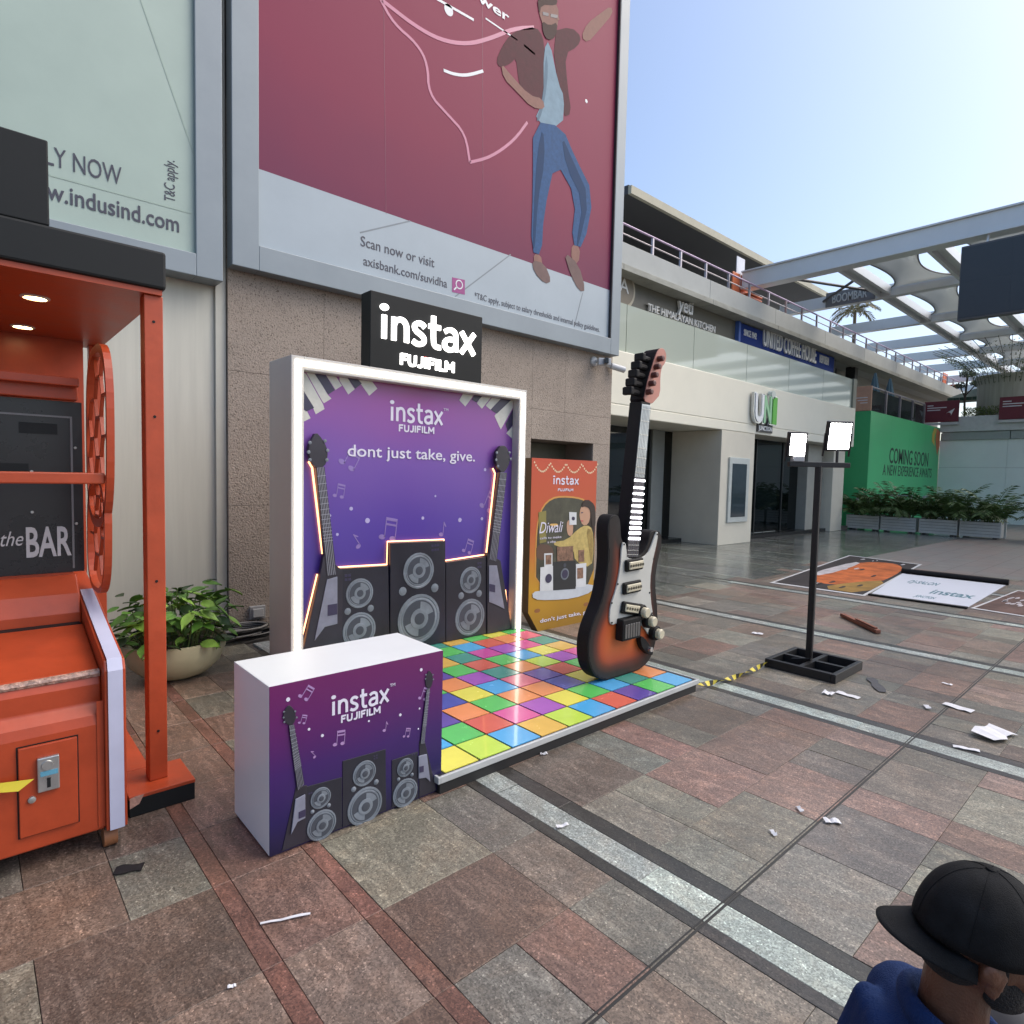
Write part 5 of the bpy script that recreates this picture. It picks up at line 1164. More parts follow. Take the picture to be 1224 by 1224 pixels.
# headstock
hsm = mat('headstock_wood', (.42,.175,.13), .45, var=.1, scale=6)
hd_ = gp([(546,442),(560,370),(575,300),(600,220),(622,150),(640,105),(662,88),(686,100),(698,140),(690,188),(666,218),(656,280),(656,400),(620,440),(602,460),(585,456)], hsm, 'headstock', GYF-.012, GYF-.002, f=g4, sm=1)
gp([(546,442),(560,370),(575,300),(600,220),(622,150),(640,105),(662,88),(686,100),(698,140),(690,188),(666,218),(656,280),(656,400),(620,440),(602,460),(585,456)], blk, 'headstock_core', GYF-.0015, GYF+.13, f=g4, sm=1)
pgm = mat('peg_brown', (.10,.03,.022), .4)
for (a, b) in ((638,162),(616,215),(598,270),(581,326),(563,382)):
    P = g4(a, b); MB().lathe((P.x+.01, GYF-.0125, P.z), (0,-1,0), [(.024,0),(.022,.045),(.015,.05)], 14).build('string_post', pgm, hd_, smooth=True)
    tk = MB().bar((P.x-.03, GYF+.05, P.z-.01), (P.x-.13, GYF+.05, P.z-.005), .026, 10).build('tuner', blk, gu, smooth=True)
    MB().obox((P.x-.15, GYF+.05, P.z-.002), (1,0,0), (0,0,1), (0,1,0), .022, .032, .045).build('tuner_button', blk, tk, bevel=.012)
# strings run from the bridge to the posts
for k in range(6):
    a = nx_(664, .12+.15*k); b = nx_(484, .12+.15*k); MB().bar((a.x, GYF-.028, a.z), (b.x, GYF-.028, b.z), .0016, 5).build('string', mat('string_wire', (.3,.3,.3), .3, .9), nk)

# ================================================================== ORANGE ARCADE BOOTH
orange = mat('booth_orange', (.38,.056,.016), .42, var=.14, scale=7, bump=.08, bscale=30)
orange_d = mat('machine_orange', (.37,.05,.014), .36, var=.14, scale=6, bump=.08, bscale=24)
blackp = mat('booth_black', (.008,.010,.011), .6, var=.15, spec=.3)
bo = root('arcade_booth', (0, 3.9, 0), 'orange booth shelter with black fascia, square post and two soffit lights', 'booth')
FYB = 3.32
MB().box(-2.4, .742, FYB, 5.2, 2.50, 2.675).build('roof', blackp, bo, bevel=.012)
MB().box(-2.4, .728, FYB+.02, 5.18, 2.475, 2.499).build('soffit', orange, bo)
MB().box(-2.4, .30, FYB+.01, FYB+.25, 2.676, 3.03).build('header_board', blackp, bo, bevel=.006)
MB().box(.655, .735, 3.36, 3.45, .104, 2.474).build('post', orange, bo, bevel=.004)
MB().box(.655, .735, 5.05, 5.13, .104, 2.474).build('post', orange, bo, bevel=.004)
MB().box(.548, .835, 3.255, 3.545, .085, .103).build('post_foot', orange, bo, bevel=.003)
MB().box(.55, .833, 3.257, 3.543, 0, .0845).build('foot_side', blackp, bo, bevel=.003)
MB().box(-2.4, .69, 3.55, 5.2, .085, .103).build('floor_board', orange, bo, bevel=.003)
MB().box(-2.4, .688, 3.552, 5.198, 0, .0845).build('floor_side', blackp, bo)
MB().prism([(.551,3.2545,.045),(.59,3.2545,.06),(.61,3.2545,.1),(.575,3.2545,.101),(.551,3.2545,.095)], (0,-.0008,0)).build('scuff', mat('scuff_pale', (.42,.25,.2), .7, var=.4, scale=60), bo)
for z in (.35, 1.1, 1.9, 2.35): MB().lathe((.695,3.3598,z), (0,-1,0), [(.007,0),(.006,.003)], 8).build('screw', blackp, bo)
spotm = mat('spot_light', (1,.8,.5), .4, emit=14, ecol=(1,.72,.36))
for (x, y) in ((.283, 3.84), (.284, 4.69), (-.6, 3.84)):
    rg = MB().lathe((x, y, 2.474), (0,0,-1), [(.06,0),(.058,.006),(.048,.008),(.046,.001)], 22).build('spot_ring', mat('ring_white', (.6,.55,.48), .4), bo, smooth=True)
    MB().lathe((x, y, 2.4725), (0,0,-1), [(.044,0),(.044,.002)], 20).build('spot_lamp', spotm, rg)

am = root('arcade_machine', (0, 3.5, 0), 'orange basketball arcade machine with black backboard and coin door', 'arcade machine')
X1m = .425; X0m = -.95
prof = [(3.05,.095),(3.05,.56),(3.06,.60),(3.085,.625),(3.10,.64),(3.10,.72),(3.115,.755),(3.15,.775),(3.60,.885),(3.60,.86),(3.66,.86),(3.66,.93),(3.70,1.02),(3.80,1.10),(4.3,1.10),(4.3,.095)]
MB().prism([(X0m, y, z) for y, z in prof], (X1m-X0m, 0, 0)).build('cabinet', orange_d, am, bevel=.008, seg=3); cab = am.children[-1]
# coin door with its mechanism and lock
MB().box(.138, .330, 3.036, 3.0495, .165, .53).build('coin_door', orange_d, am, bevel=.003); cd = am.children[-1]
MB().box(.133, .1372, 3.047, 3.0499, .160, .535).box(.3308, .335, 3.047, 3.0499, .160, .535).box(.1375, .3305, 3.047, 3.0499, .160, .1642).box(.1375, .3305, 3.047, 3.0499, .5308, .535).build('door_gap', blackp, cd)
zinc = mat('zinc_plate', (.48,.49,.48), .3, .85, var=.15, scale=20)
MB().box(.196, .268, 3.018, 3.0358, .34, .48).build('coin_plate', zinc, cd, bevel=.004); cpm = cd.children[-1]
MB().lathe((.228, 3.0178, .448), (0,-1,0), [(.02,0),(.018,.006)], 16).build('reject_button', zinc, cd, smooth=True)
MB().box(.205, .262, 3.0165, 3.0179, .405, .425).build('blue_label', mat('label_blue', (.1,.3,.42), .4), cd)
MB().box(.226, .238, 3.0165, 3.0179, .355, .395).build('coin_slot', blackp, cd)
MB().lathe((.178, 3.0358, .315), (0,-1,0), [(.014,0),(.013,.008),(.006,.01)], 14).build('lock', zinc, cd, smooth=True)
nt_ = [ony(0,944,3.03), ony(22,946,3.0), ony(41,931,3.0), ony(14,935,3.03)]
MB().add([tuple(nt_[0]+Vector((-.05,0,0))), tuple(nt_[1]), tuple(nt_[2]), tuple(nt_[3]+Vector((-.05,0,.01)))], [(0,1,2,3)]).build('yellow_tag', mat('tag_yellow', (.62,.5,.03), .5), am, recalc=False)
am.children[-1].modifiers.new('thick', 'SOLIDIFY').thickness = .002
# clear packing tape along the ramp lip
MB().tube([(X0m, 3.118, .763), (-.4, 3.116, .765), (.1, 3.118, .761), (X1m-.004, 3.118, .764)], [.017, .013, .016, .018], 8).build('tape_lip', mat('clear_tape', (.36,.22,.17), .12, var=.7, scale=45, bump=.8, bscale=80, coat=.5), am, smooth=True)
# side wings with lavender edge
lav = mat('edge_lavender', (.46,.47,.60), .35, var=.05)
sp = [(3.02,.10),(3.02,.80),(3.10,.98),(3.62,1.18),(3.72,1.20),(4.3,1.22),(4.3,.10)]
sp = [(3.02,.095),(3.02,.79),(3.04,.83),(3.30,.89),(3.80,1.01),(4.3,1.1),(4.3,.095)]
MB().prism([(X1m+.001, y, z) for y, z in sp], (.077, 0, 0)).build('side_panel', orange_d, am, bevel=.004); spn = am.children[-1]
fr = [(3.012,.098),(3.012,.79),(3.034,.838),(3.30,.898),(3.80,1.018)]
vs, fs = [], []
for (y, z) in fr: vs += [(X1m+.012, y, z), (X1m+.066, y, z)]
for i in range(len(fr)-1): fs.append((2*i, 2*i+1, 2*i+3, 2*i+2))
eo = MB().add(vs, fs).build('lavender_strip', lav, spn); eo.modifiers.new('t', 'SOLIDIFY').thickness = .004; eo.modifiers['t'].offset = 0
MB().box(.40, .425, 3.045, 3.0495, .11, .66).build('corner_trim', orange_d, am)
# castor
MB().bar((.42,3.085,.045),(.47,3.085,.045),.045,16).build('castor', mat('castor_brown', (.25,.10,.04), .6), am, smooth=True)
MB().box(.425, .465, 3.06, 3.11, .06, .094).build('castor_fork', metal_dk, am)
MB().bar((-.9,3.085,.045),(-.85,3.085,.045),.045,16).build('castor', MATS['castor_brown'], am, smooth=True)
# backboard
MB().box(X0m, .47, 3.90, 3.94, 1.101, 1.985).build('backboard', mat('backboard_black', (.016,.016,.018), .28, var=.25, scale=4), am); bbd = am.children[-1]
tln = mat('backboard_line', (.16,.16,.165), .4)
MB().box(X0m, .428, 3.897, 3.8995, 1.90, 1.909).box(.419, .428, 3.897, 3.8995, 1.12, 1.8995).build('target_line', tln, bbd)
gz_ = mat('logo_grey', (.42,.42,.43), .4)
def a4(a, b): return ony(a/2.915, 300+b/2.915, 3.898)
lb('BAR', (92,1063), (250,1060), gz_, y=3.898, f=a4, cap=(92,960), parent=bbd, bold=.02, lay=0)
lb('the', (2,1035), (82,1020), gz_, y=3.898, f=a4, cap=(2,985), parent=bbd, shear=.35, lay=0)
for (a, b) in ((258,512),(262,686),(110,768),(266,950),(112,910)): P = a4(a, b); MB().lathe((P.x, 3.8995, P.z), (0,-1,0), [(.008,0),(.006,.004)], 8).build('bolt', zinc, bbd)
P0, P1 = a4(65,595), a4(200,640); MB().box(P0.x, P1.x, 3.8965, 3.8995, P1.z, P0.z).build('sensor_slot', blackp, bbd); P0, P1 = a4(-10,738), a4(100,768); MB().box(P0.x, P1.x, 3.8965, 3.8995, P1.z, P0.z).build('sensor_slot', blackp, bbd)
MB().box(X0m, .45, 3.86, 3.96, 1.99, 2.09).build('head_rail', orange_d, am, bevel=.006)
MB().box(X0m, .45, 3.80, 3.855, 2.055, 2.10).build('head_lip', orange_d, am, bevel=.005)
MB().box(-2.3, .61, 4.95, 5.0, .104, 2.474).build('back_panel', orange_d, bo)
MB().box(X0m, .415, 3.60, 3.658, .862, .885).build('ball_slot', blackp, am)
MB().box(-.5, .36, 3.692, 3.7, .955, 1.0).build('slot_lip', orange_d, cab)
for x in (.30,): MB().box(-.6, .33, 3.672, 3.681, .948, .952).build('slot_line', blackp, cab)
# front rail
MB().box(X0m, .478, 3.28, 3.315, 1.575, 1.625).build('front_rail', orange, am, bevel=.006)
# honeycomb side guards
def guard_wing(z0, z1, y0, y1, lean):
    """pierced oval side guard in the plane x = const"""
    X = .481; cy, cz, ry, rz = (y0+y1)/2, (z0+z1)/2, (y1-y0)/2, (z1-z0)/2; n = 40
    def P(a, k, x): 
        s = abs(math.cos(a))**.7*math.copysign(1, math.cos(a)); t_ = abs(math.sin(a))**.7*math.copysign(1, math.sin(a)); z = cz+t_*rz*k; return (x, cy+s*ry*k+lean*(z-cz), z)
    mb = MB(); vs = []
    for k, x in ((1,X),(.91,X),(.91,X+.03),(1,X+.03)): vs += [P(i*2*math.pi/n, k, x) for i in range(n)]
    fs = [(j*n+i, j*n+(i+1) % n, ((j+1) % 4)*n+(i+1) % n, ((j+1) % 4)*n+i) for j in range(4) for i in range(n)]
    o = mb.add(vs, fs).build('side_guard', orange_d, am, smooth=False)
    web = MB(); s = .11
    for r_ in range(-12, 13):
        for q in range(-8, 9):
            y = q*s*1.5; z = (r_+.5*(q % 2))*s*1.732
            for k in range(3):
                a0, a1 = k*math.pi/3, (k+1)*math.pi/3; p = (y+s*math.cos(a0), z+s*math.sin(a0)); p2 = (y+s*math.cos(a1), z+s*math.sin(a1))
                if all((abs(u_[0])/ry)**2.6+(abs(u_[1])/rz)**2.6 < .93 for u_ in (p, p2)):
                    web.beam((X+.015, cy+p[0]+lean*p[1], cz+p[1]), (X+.015, cy+p2[0]+lean*p2[1], cz+p2[1]), .014, .014)
    web.build('honeycomb_mesh', orange_d, o, kind='stuff')
guard_wing(1.36, 2.23, 3.24, 3.86, -.05); guard_wing(1.03, 1.60, 3.34, 3.88, -.1)

# ================================================================== BOWL PLANTER
PC = Vector((1.235, 5.36, 0))
bp = root('bowl_planter', PC, 'cream shallow bowl planter by the pale wall', 'planter')
MB().lathe(PC, (0,0,1), [(.14,.0),(.24,.04),(.325,.12),(.365,.22),(.372,.30),(.35,.305),(.33,.25),(.05,.24)], 40, False).build('bowl', mat('bowl_cream', (.46,.43,.27), .5, var=.1, scale=3), bp, smooth=True)
MB().lathe(PC, (0,0,1), [(.335,.245),(.2,.26),(.01,.265)], 24, False).build('soil', MATS['soil'], bp, smooth=True)
pt = root('leafy_plant', PC+Vector((0,0,.25)), 'broad-leaved green plant filling the cream bowl planter', 'plant')
leafm = [mat('plant_leaf', (.10,.23,.035), .4, var=.35, scale=12), mat('plant_leaf_pale', (.24,.42,.07), .4, var=.3, scale=12), mat('plant_leaf_dark', (.03,.065,.02), .35, var=.3, scale=12)]
lv = []
for k_, m_ in enumerate(leafm):
    vs = []; fs = []
    for i in range(7):
        t = i/6; wv = math.sin(math.pi*min(1, t*1.05+.03))**.8*.30*(1.15-t*.6); vs += [(t, -wv, -.18*t*t+.07), (t, 0, -.18*t*t), (t, wv, -.18*t*t+.07)]
    for i in range(6):
        a = i*3; fs += [(a,a+3,a+4,a+1), (a+1,a+4,a+5,a+2)]
    me = bpy.data.meshes.new('leaf'); me.from_pydata(vs, [], fs); me.polygons.foreach_set('use_smooth', [True]*len(fs)); me.materials.append(m_); lv.append(me)
rp = random.Random(21); stems = MB()
for k in range(230):
    a = rp.uniform(0, 6.283); rr = .34*math.sqrt(rp.random()); b = PC+Vector((math.cos(a)*rr*.8, math.sin(a)*rr*.8, .25)); h = rp.uniform(.05, .36)*(1.15-rr)
    if rp.random() < .16: h += .1
    if k % 9 == 0: h = .02
    tip = PC+Vector((math.cos(a)*rr*1.15, math.sin(a)*rr*1.15, .29+h)); 
    if k % 3 == 0: stems.tube([b, (b+tip)/2+Vector((rp.uniform(-.02,.02), rp.uniform(-.02,.02), .02)), tip], .0045, 5)
    o = bpy.data.objects.new('leaf', lv[0 if rp.random() < .5 else (1 if rp.random() < .5 else 2)]); COL.objects.link(o); o.parent = pt
    s = rp.uniform(.10, .18); o.scale = (s, s, s); o.location = tip-ORG[pt]; o.rotation_euler = (rp.uniform(-.5,.5), rp.uniform(-.5,.55), a+rp.uniform(-1.1,1.1))
stems.build('stems', mat('stem_green', (.10,.15,.04), .6), pt)
tb = root('cable_pile', (2.0, 6.1, 0), 'coiled black and grey cables on the ground against the stone wall', 'cables')
rc = random.Random(8)
for k in range(9):
    zz = .012+.014*k; cx_, cy_ = 1.92+rc.uniform(-.05,.05), 6.12+rc.uniform(-.03,.03); ra_, rb_ = rc.uniform(.25,.38), rc.uniform(.1,.17)
    MB().tube([(cx_+math.cos(q*.3)*ra_, cy_+math.sin(q*.3)*rb_, zz+rc.uniform(0,.006)) for q in range(21)], .011, 6).build('cable', mat('cable_black', (.012,.012,.012), .4) if k % 4 else mat('cable_grey', (.2,.19,.17), .5), tb, smooth=True)
MB().tube([(2.22,6.30,.14),(2.2,6.27,.06),(2.05,6.2,.02),(1.7,6.05,.014),(1.45,6.0,.014)], .010, 6).build('cable', MATS['cable_black'], tb, smooth=True)

# ================================================================== FLOODLIGHT STAND
ls = root('floodlight_stand', (5.63, 2.17, 0), 'black T-shaped stand with two lit floodlights on a square frame base', 'light stand')
bm_ = mat('stand_black', (.016,.016,.017), .45, .3, var=.2)
bx0, bx1, by0, by1 = 5.32, 5.94, 1.875, 2.475
for q in ((bx0,bx1,by0,by0+.04),(bx0,bx1,by1-.04,by1),(bx0,bx0+.04,by0+.041,by1-.041),(bx1-.04,bx1,by0+.041,by1-.041)): MB().box(*q, .0, .075).build('base_bar', bm_, ls, bevel=.004)
MB().box(bx0+.042, bx1-.042, 2.155, 2.195, .0, .072).build('base_cross', bm_, ls); MB().box(5.61, 5.65, by0+.042, 2.154, .0, .072).box(5.61, 5.65, 2.196, by1-.042, 0, .072).build('base_cross', bm_, ls)
MB().box(bx0+.042, bx1-.042, by0+.042, by1-.042, .002, .006).build('base_plate', mat('plate_dark', (.035,.034,.034), .6), ls)
PX, PYs = 5.60, 2.205
MB().box(PX-.024, PX+.024, PYs-.024, PYs+.024, .0725, 1.80).build('pole', bm_, ls, bevel=.003)
MB().tube([(PX-.03,PYs-.03,1.8),(PX-.035,PYs-.032,1.0),(PX-.03,PYs-.03,.1),(PX-.12,PYs+.1,.085)], .006, 5).build('power_cable', MATS['cable_black'], ls)
U = Vector((.80,-.60,0)); N_ = Vector((-.60,-.80,0)); top = Vector((PX, PYs, 1.815))
MB().obox(top, U, (0,0,1), N_, .28, .022, .022).build('cross_bar', bm_, ls, bevel=.004)
wh = mat('flood_lens', (1,1,1), .3, emit=22, ecol=(1,.98,.95)); 
def flood(off, zc, w_, h_, ang, tilt):
    c = top+U*off; c.z = zc; n = (N_*math.cos(ang)+U*math.sin(ang)); n = (n*math.cos(tilt)-Vector((0,0,1))*math.sin(tilt)).normalized(); u = Vector((0,0,1)).cross(n).normalized(); v = n.cross(u)
    t = MB().obox(c, u, v, n, w_+.018, h_+.018, .025).build('floodlight', bm_, ls, bevel=.008)
    MB().obox(c+n*.0265, u, v, n, w_, h_, .001).build('lens', wh, t)
    for k in range(7): MB().obox(c-n*.035+v*(k-3)*h_*.28, u, v, n, w_*.8, .004, .0095).build('cooling_fin', bm_, t)
    for s in (-1, 1): MB().obox(c+u*s*(w_+.024)-v*h_*.7, u, v, n, .004, h_*.9, .01).build('bracket', bm_, t)
    b = top+U*off; MB().bar((b.x,b.y,1.838),(c.x,c.y,zc-h_*.9),.012,8).build('stem', bm_, t)
flood(-.215, 1.985, .065, .092, -.05, .12); flood(.165, 2.07, .09, .112, -.1, .16)
MB().obox(top+U*-.2+Vector((0,0,.045)), U, (0,0,1), N_, .05, .022, .03).build('junction_box', mat('junction_grey', (.4,.4,.4), .5), ls, bevel=.005)

# hazard tape from the platform to the stand
tpz = root('hazard_tape', (4.8, 2.5, .03), 'twisted yellow and black hazard tape between the platform and the light stand base', 'tape')
A, B = Vector((4.27, 2.50, .05)), Vector((5.325, 2.44, .05)); vs, fs, ci = [], [], []
n = 44
for i in range(n+1):
    t = i/n; p = A.lerp(B, t); p.z -= .035*math.sin(math.pi*t); a = t*9; d = Vector((0, math.cos(a), math.sin(a)))*.02; vs += [p-d, p+d]
for par in (0, 1):
    mb = MB()
    for i in range(n):
        if (i//2) % 2 == par: mb.add([vs[2*i], vs[2*i+1], vs[2*i+3], vs[2*i+2]], [(0,1,2,3)])
    o = mb.build('tape_stripes', mat('tape_yellow', (.62,.5,.05), .45) if par == 0 else mat('tape_black', (.02,.02,.02), .5), tpz, recalc=False, kind='stuff')

# ================================================================== MATS AND LITTER ON THE PAVING
def flat(pts, m, name, parent, z=.004, t=.003, sm=0):
    P_ = [Vector((p[0], p[1], 0)) for p in pts]; P_ = smoothed(P_, sm) if sm else P_
    return MB().prism([(p.x, p.y, z) for p in P_], (0,0,t)).build(name, m, parent)
def quadmap(q):
    a, b, c, d = [Vector((p.x, p.y, 0)) for p in q]
    return lambda u, v: (a.lerp(b, u)).lerp(d.lerp(c, u), v)
fm1 = root('floor_banner', (12.3, 4.1, 0), 'dark-bordered orange printed floor banner lying by the light stand', 'floor banner')
q1 = [onz(920,697), onz(1033,713), onz(1102,675), onz(1015,664)]; f1 = quadmap(q1)
flat([f1(*p) for p in ((0,0),(1,0),(1,1),(0,1))], mat('banner_rim', (.5,.5,.5), .5), 'sheet', fm1)
flat([f1(*p) for p in ((.03,.02),(.97,.02),(.97,.98),(.03,.98))], mat('banner_dark', (.035,.03,.03), .75, spec=.2, var=.4, scale=2), 'print_field', fm1, .0072, .001)
flat([f1(*p) for p in ((.22,.1),(.9,.18),(.95,.7),(.75,.92),(.35,.85),(.2,.5))], mat('banner_orange', (.42,.11,.03), .75, spec=.2, var=.5, scale=2.5), 'print_field', fm1, .0084, .001, 2)
flat([f1(*p) for p in ((.5,.03),(.97,.03),(.97,.4),(.7,.25))], mat('banner_mustard', (.25,.15,.04), .75, spec=.2, var=.4, scale=2), 'print_field', fm1, .0096, .001, 1)
flat([f1(*p) for p in ((.12,.3),(.3,.28),(.38,.75),(.25,.8))], mat('banner_pale', (.5,.46,.47), .35, var=.4, scale=5), 'print_field', fm1, .0108, .001, 1)
rb = random.Random(4)
for k in range(16): u, v = rb.uniform(.25,.85), rb.choice((rb.uniform(.06,.16), rb.uniform(.4,.75), rb.uniform(.85,.93))); flat([f1(u,v), f1(u+.04,v+.01), f1(u+.05,v+.05), f1(u+.01,v+.06)], rb.choice((MATS['banner_pale'], MATS['banner_dark'])), 'print_mark', fm1, .012, .001, 1)
fm2 = root('floor_banner', (11.6, 2.6, 0), 'white printed sheet with teal lettering and a black roller edge on the paving', 'floor banner')
q2 = [onz(1040,711), onz(1156,727), onz(1202,700), onz(1079,686)]; f2 = quadmap(q2)
flat([f2(*p) for p in ((0,0),(1,0),(1,1),(0,1))], mat('sheet_white', (.58,.60,.66), .4, var=.04), 'sheet', fm2, .004, .004)
flat([f2(*p) for p in ((-.01,-.03),(1.01,-.03),(1.01,.0),(-.01,.0))], blk, 'edge', fm2, .004, .02)
a, b = f2(-.02,1.03), f2(1.02,1.03); MB().bar((a.x,a.y,.05),(b.x,b.y,.05),.05,12).build('roller', blk, fm2)
for (s, u0, u1, v, h) in (('DJ-SALON', .16, .46, .62, .35), ('instax', .5, .92, .30, .5), ('JUNCTION', .42, .62, .12, .2)):
    p0, p1 = f2(u0, v), f2(u1, v); p0.z = p1.z = .0082; lettering(s, p0, p1, h, (0,0,1), mat('sheet_ink', (.06,.16,.2), .5), fm2, bold=.02, thick=.001)
fm3 = root('floor_banner', (12, 1, 0), 'dark printed floor banner with pale specks beyond the white sheet', 'floor banner')
q3 = [onz(1160,727.5), onz(1290,748), onz(1300,716), onz(1216,706)]; f3 = quadmap(q3)
flat([f3(*p) for p in ((0,0),(1,0),(1,1),(0,1))], MATS['banner_rim'], 'sheet', fm3); flat([f3(*p) for p in ((.03,.03),(.97,.03),(.97,.97),(.03,.97))], mat('banner_brown', (.10,.06,.05), .75, spec=.2, var=.5, scale=3), 'print_field', fm3, .0072, .001)
for k in range(22): u, v = rb.uniform(.08,.85), rb.uniform(.3,.85); flat([f3(u,v), f3(u+.05,v+.02), f3(u+.05,v+.08), f3(u+.01,v+.07)], MATS['banner_pale'], 'print_mark', fm3, .0084, .001, 1)
paper = mat('litter_paper', (.60,.60,.62), .6, var=.08, scale=20)
def scrap(pa, pb_, label, W, m=paper, name='paper_scrap', curl=.006, cat='litter'):
    qa, qb = onz(*pa), onz(*pb_); c = (qa+qb)/2; px = pa; L = (qb-qa).length; ang = math.atan2(qb.y-qa.y, qb.x-qa.x); nseg = 5; vs = []; fs = []
    u = Vector((math.cos(ang), math.sin(ang), 0)); v = Vector((-u.y, u.x, 0)); rr = random.Random(int(px[0]*7+px[1]))
    for i in range(nseg+1):
        s = i/nseg-.5; z = .004+curl*abs(math.sin(s*5+rr.uniform(-.4,.4))); k = 1+rr.uniform(-.25,.2)
        vs += [c+u*s*L-v*W/2*k+Vector((0,0,z)), c+u*s*L+v*W/2*k+Vector((0,0,z+rr.uniform(0,curl)))]
    for i in range(nseg): fs.append((2*i, 2*i+1, 2*i+3, 2*i+2))
    o = MB().add(vs, fs).build(name, m, org=(c.x, c.y, 0), recalc=False); o.modifiers.new('thick', 'SOLIDIFY').thickness = .0015
    return tag(o, label, cat)
XA = 0.0
scrap((1128,842), (1163,852), 'long white paper strip lying across the drain groove', .07)
scrap((1174,884), (1199,875), 'crumpled white paper sheet on the paving beyond the groove', .16, curl=.02)
scrap((1139,893), (1171,899), 'white paper strip beside the pale paving band', .035)
scrap((1000,828), (1027,836), 'white torn paper strip near the stand base', .06)
scrap((984,829), (996,832), 'small white paper twist near the stand base', .07, curl=.015)
scrap((1040,811), (1055,828), 'dark grey card strip on the paving by the stand base', .07, mat('card_dark', (.05,.05,.055), .6), curl=.003)
scrap((1126,817), (1138,820), 'tiny white paper shred beside the drain groove, past the stand', .03)
scrap((985,983), (1004,984), 'small white wrapper beside the drain groove', .035, curl=.008)
scrap((953,966), (959,973), 'small white foil pellet on the stone, away from the groove', .02, curl=.008); scrap((921,994), (927,1001), 'small white foil pellet close to the groove', .02, curl=.008)
scrap((1106,844), (1110,849), 'small white pellet beside the long paper strip', .03, curl=.01)
scrap((665,991), (679,987), 'white folded wrapper on the pale paving band', .018, curl=.007)
scrap((646,903), (654,902), 'tiny white scrap near the platform front edge', .02, curl=.008)
scrap((899,757), (912,759), 'tiny pale scrap on the paving behind the hazard tape', .06)
scrap((311,1106), (371,1094), 'white crinkled cable tie strip on red paving in front of the counter', .010, curl=.003)
scrap((137,1042), (171,1037), 'black card rectangle on grey paving before the arcade machine', .055, mat('card_black', (.006,.006,.007), .6), curl=.001)
scrap((272,1183), (282,1180), 'tiny white shred on the paving joint in front of the counter', .010, curl=.004)
scrap((560,861), (564,857), 'speck of white paper fallen at the platform edge', .01, curl=.003)
for (px, L_, a_, lab) in (((1027,747), .75, -.55, 'brown wooden stick lying on the paving beyond the stand'),):
    c = onz(*px); u = Vector((math.cos(a_), math.sin(a_), 0)); u = (onz(1042,756)-onz(1009,740)).normalized(); o = tag(MB().obox((c.x,c.y,.025), u, (-u.y,u.x,0), (0,0,1), .42, .028, .02).obox((c.x+u.x*.15,c.y+u.y*.15,.055), u, (-u.y,u.x,0), (0,0,1), .22, .018, .008).build('wooden_stick', mat('stick_wood', (.20,.07,.04), .7, var=.3, scale=15), org=(c.x,c.y,0), bevel=.004), lab, 'stick')

# ================================================================== MAN CROUCHING (corner of the picture)
HC = Vector((1.49, .235, .752))                         # centre of the head
F = Vector((.60, -.80, 0)).normalized(); Lf = Vector((0,0,1)).cross(F); Z = Vector((0,0,1))
FEET = HC-F*.16; FEET.z = 0
man = root('person', FEET, 'crouching man in a blue shirt wearing a black cap backwards', 'person')
def lp(f, l, z): return FEET+F*f+Lf*l+Z*z
def caps(mb, p, q, r1, r2, seg=14):
    p, q = Vector(p), Vector(q); L_ = (q-p).length; d = (q-p)/L_
    pr = [(max(.0005, r1*math.sin(a*math.pi/10)), -r1*math.cos(a*math.pi/10)) for a in range(6)]+[(max(.0005, r2*math.cos(a*math.pi/10)), L_+r2*math.sin(a*math.pi/10)) for a in range(6)]
    return mb.lathe(p, d, pr, seg)
def ell(mb, c, ax, seg=20, ring=12):
    c = Vector(c); u, v, w_ = [Vector(a) for a in ax]; vs = []; fs = []
    for i in range(ring+1):
        t = math.pi*i/ring
        for k in range(seg): a = 2*math.pi*k/seg; vs.append(c+u*math.sin(t)*math.cos(a)+v*math.sin(t)*math.sin(a)+w_*math.cos(t))
    for i in range(ring):
        for k in range(seg): fs.append((i*seg+k, i*seg+(k+1) % seg, (i+1)*seg+(k+1) % seg, (i+1)*seg+k))
    return mb.add(vs, fs)
def fuse(mb, name, m, parent, vox, it=6):
    o = mb.build(name, m, parent, recalc=True); r = o.modifiers.new('r', 'REMESH'); r.mode = 'VOXEL'; r.voxel_size = vox; s = o.modifiers.new('s', 'SMOOTH'); s.iterations = it; s.factor = .5
    bpy.context.view_layer.update(); me = bpy.data.meshes.new_from_object(o.evaluated_get(bpy.context.evaluated_depsgraph_get())); o.modifiers.clear(); o.data = me
    me.polygons.foreach_set('use_smooth', [True]*len(me.polygons))
    if not me.materials: me.materials.append(m)
    return o
pit_ = R(8); hf = F*math.cos(pit_)-Z*math.sin(pit_); hu = F*math.sin(pit_)+Z*math.cos(pit_); hl = Lf     # head axes: forward, up, left
def hp(f, l, u): return HC+hf*f+hl*l+hu*u
pelv, chest, nb = lp(-.03,0,.20), lp(.09,0,.41), lp(.12,0,.56)
sho = {s: lp(.10, s*.145, .475) for s in (-1, 1)}; elb = {s: lp(.22, s*.23, .42) for s in (-1, 1)}; wri = {s: lp(.40, s*.09, .36) for s in (-1, 1)}
hip = {s: lp(-.10, s*.09, .22) for s in (-1, 1)}; kne = {s: lp(.30, s*.15, .44) for s in (-1, 1)}; ank = {s: lp(.02, s*.13, .09) for s in (-1, 1)}
skin = mat('man_skin', (.115,.045,.022), .5, var=.15, scale=30, bump=.2, bscale=200)
b = MB()
ell(b, HC, (hf*.098, hl*.076, hu*.112)); ell(b, hp(.030,0,-.058), (hf*.070, hl*.060, hu*.062)); ell(b, hp(.060,0,-.090), (hf*.034, hl*.034, hu*.028))
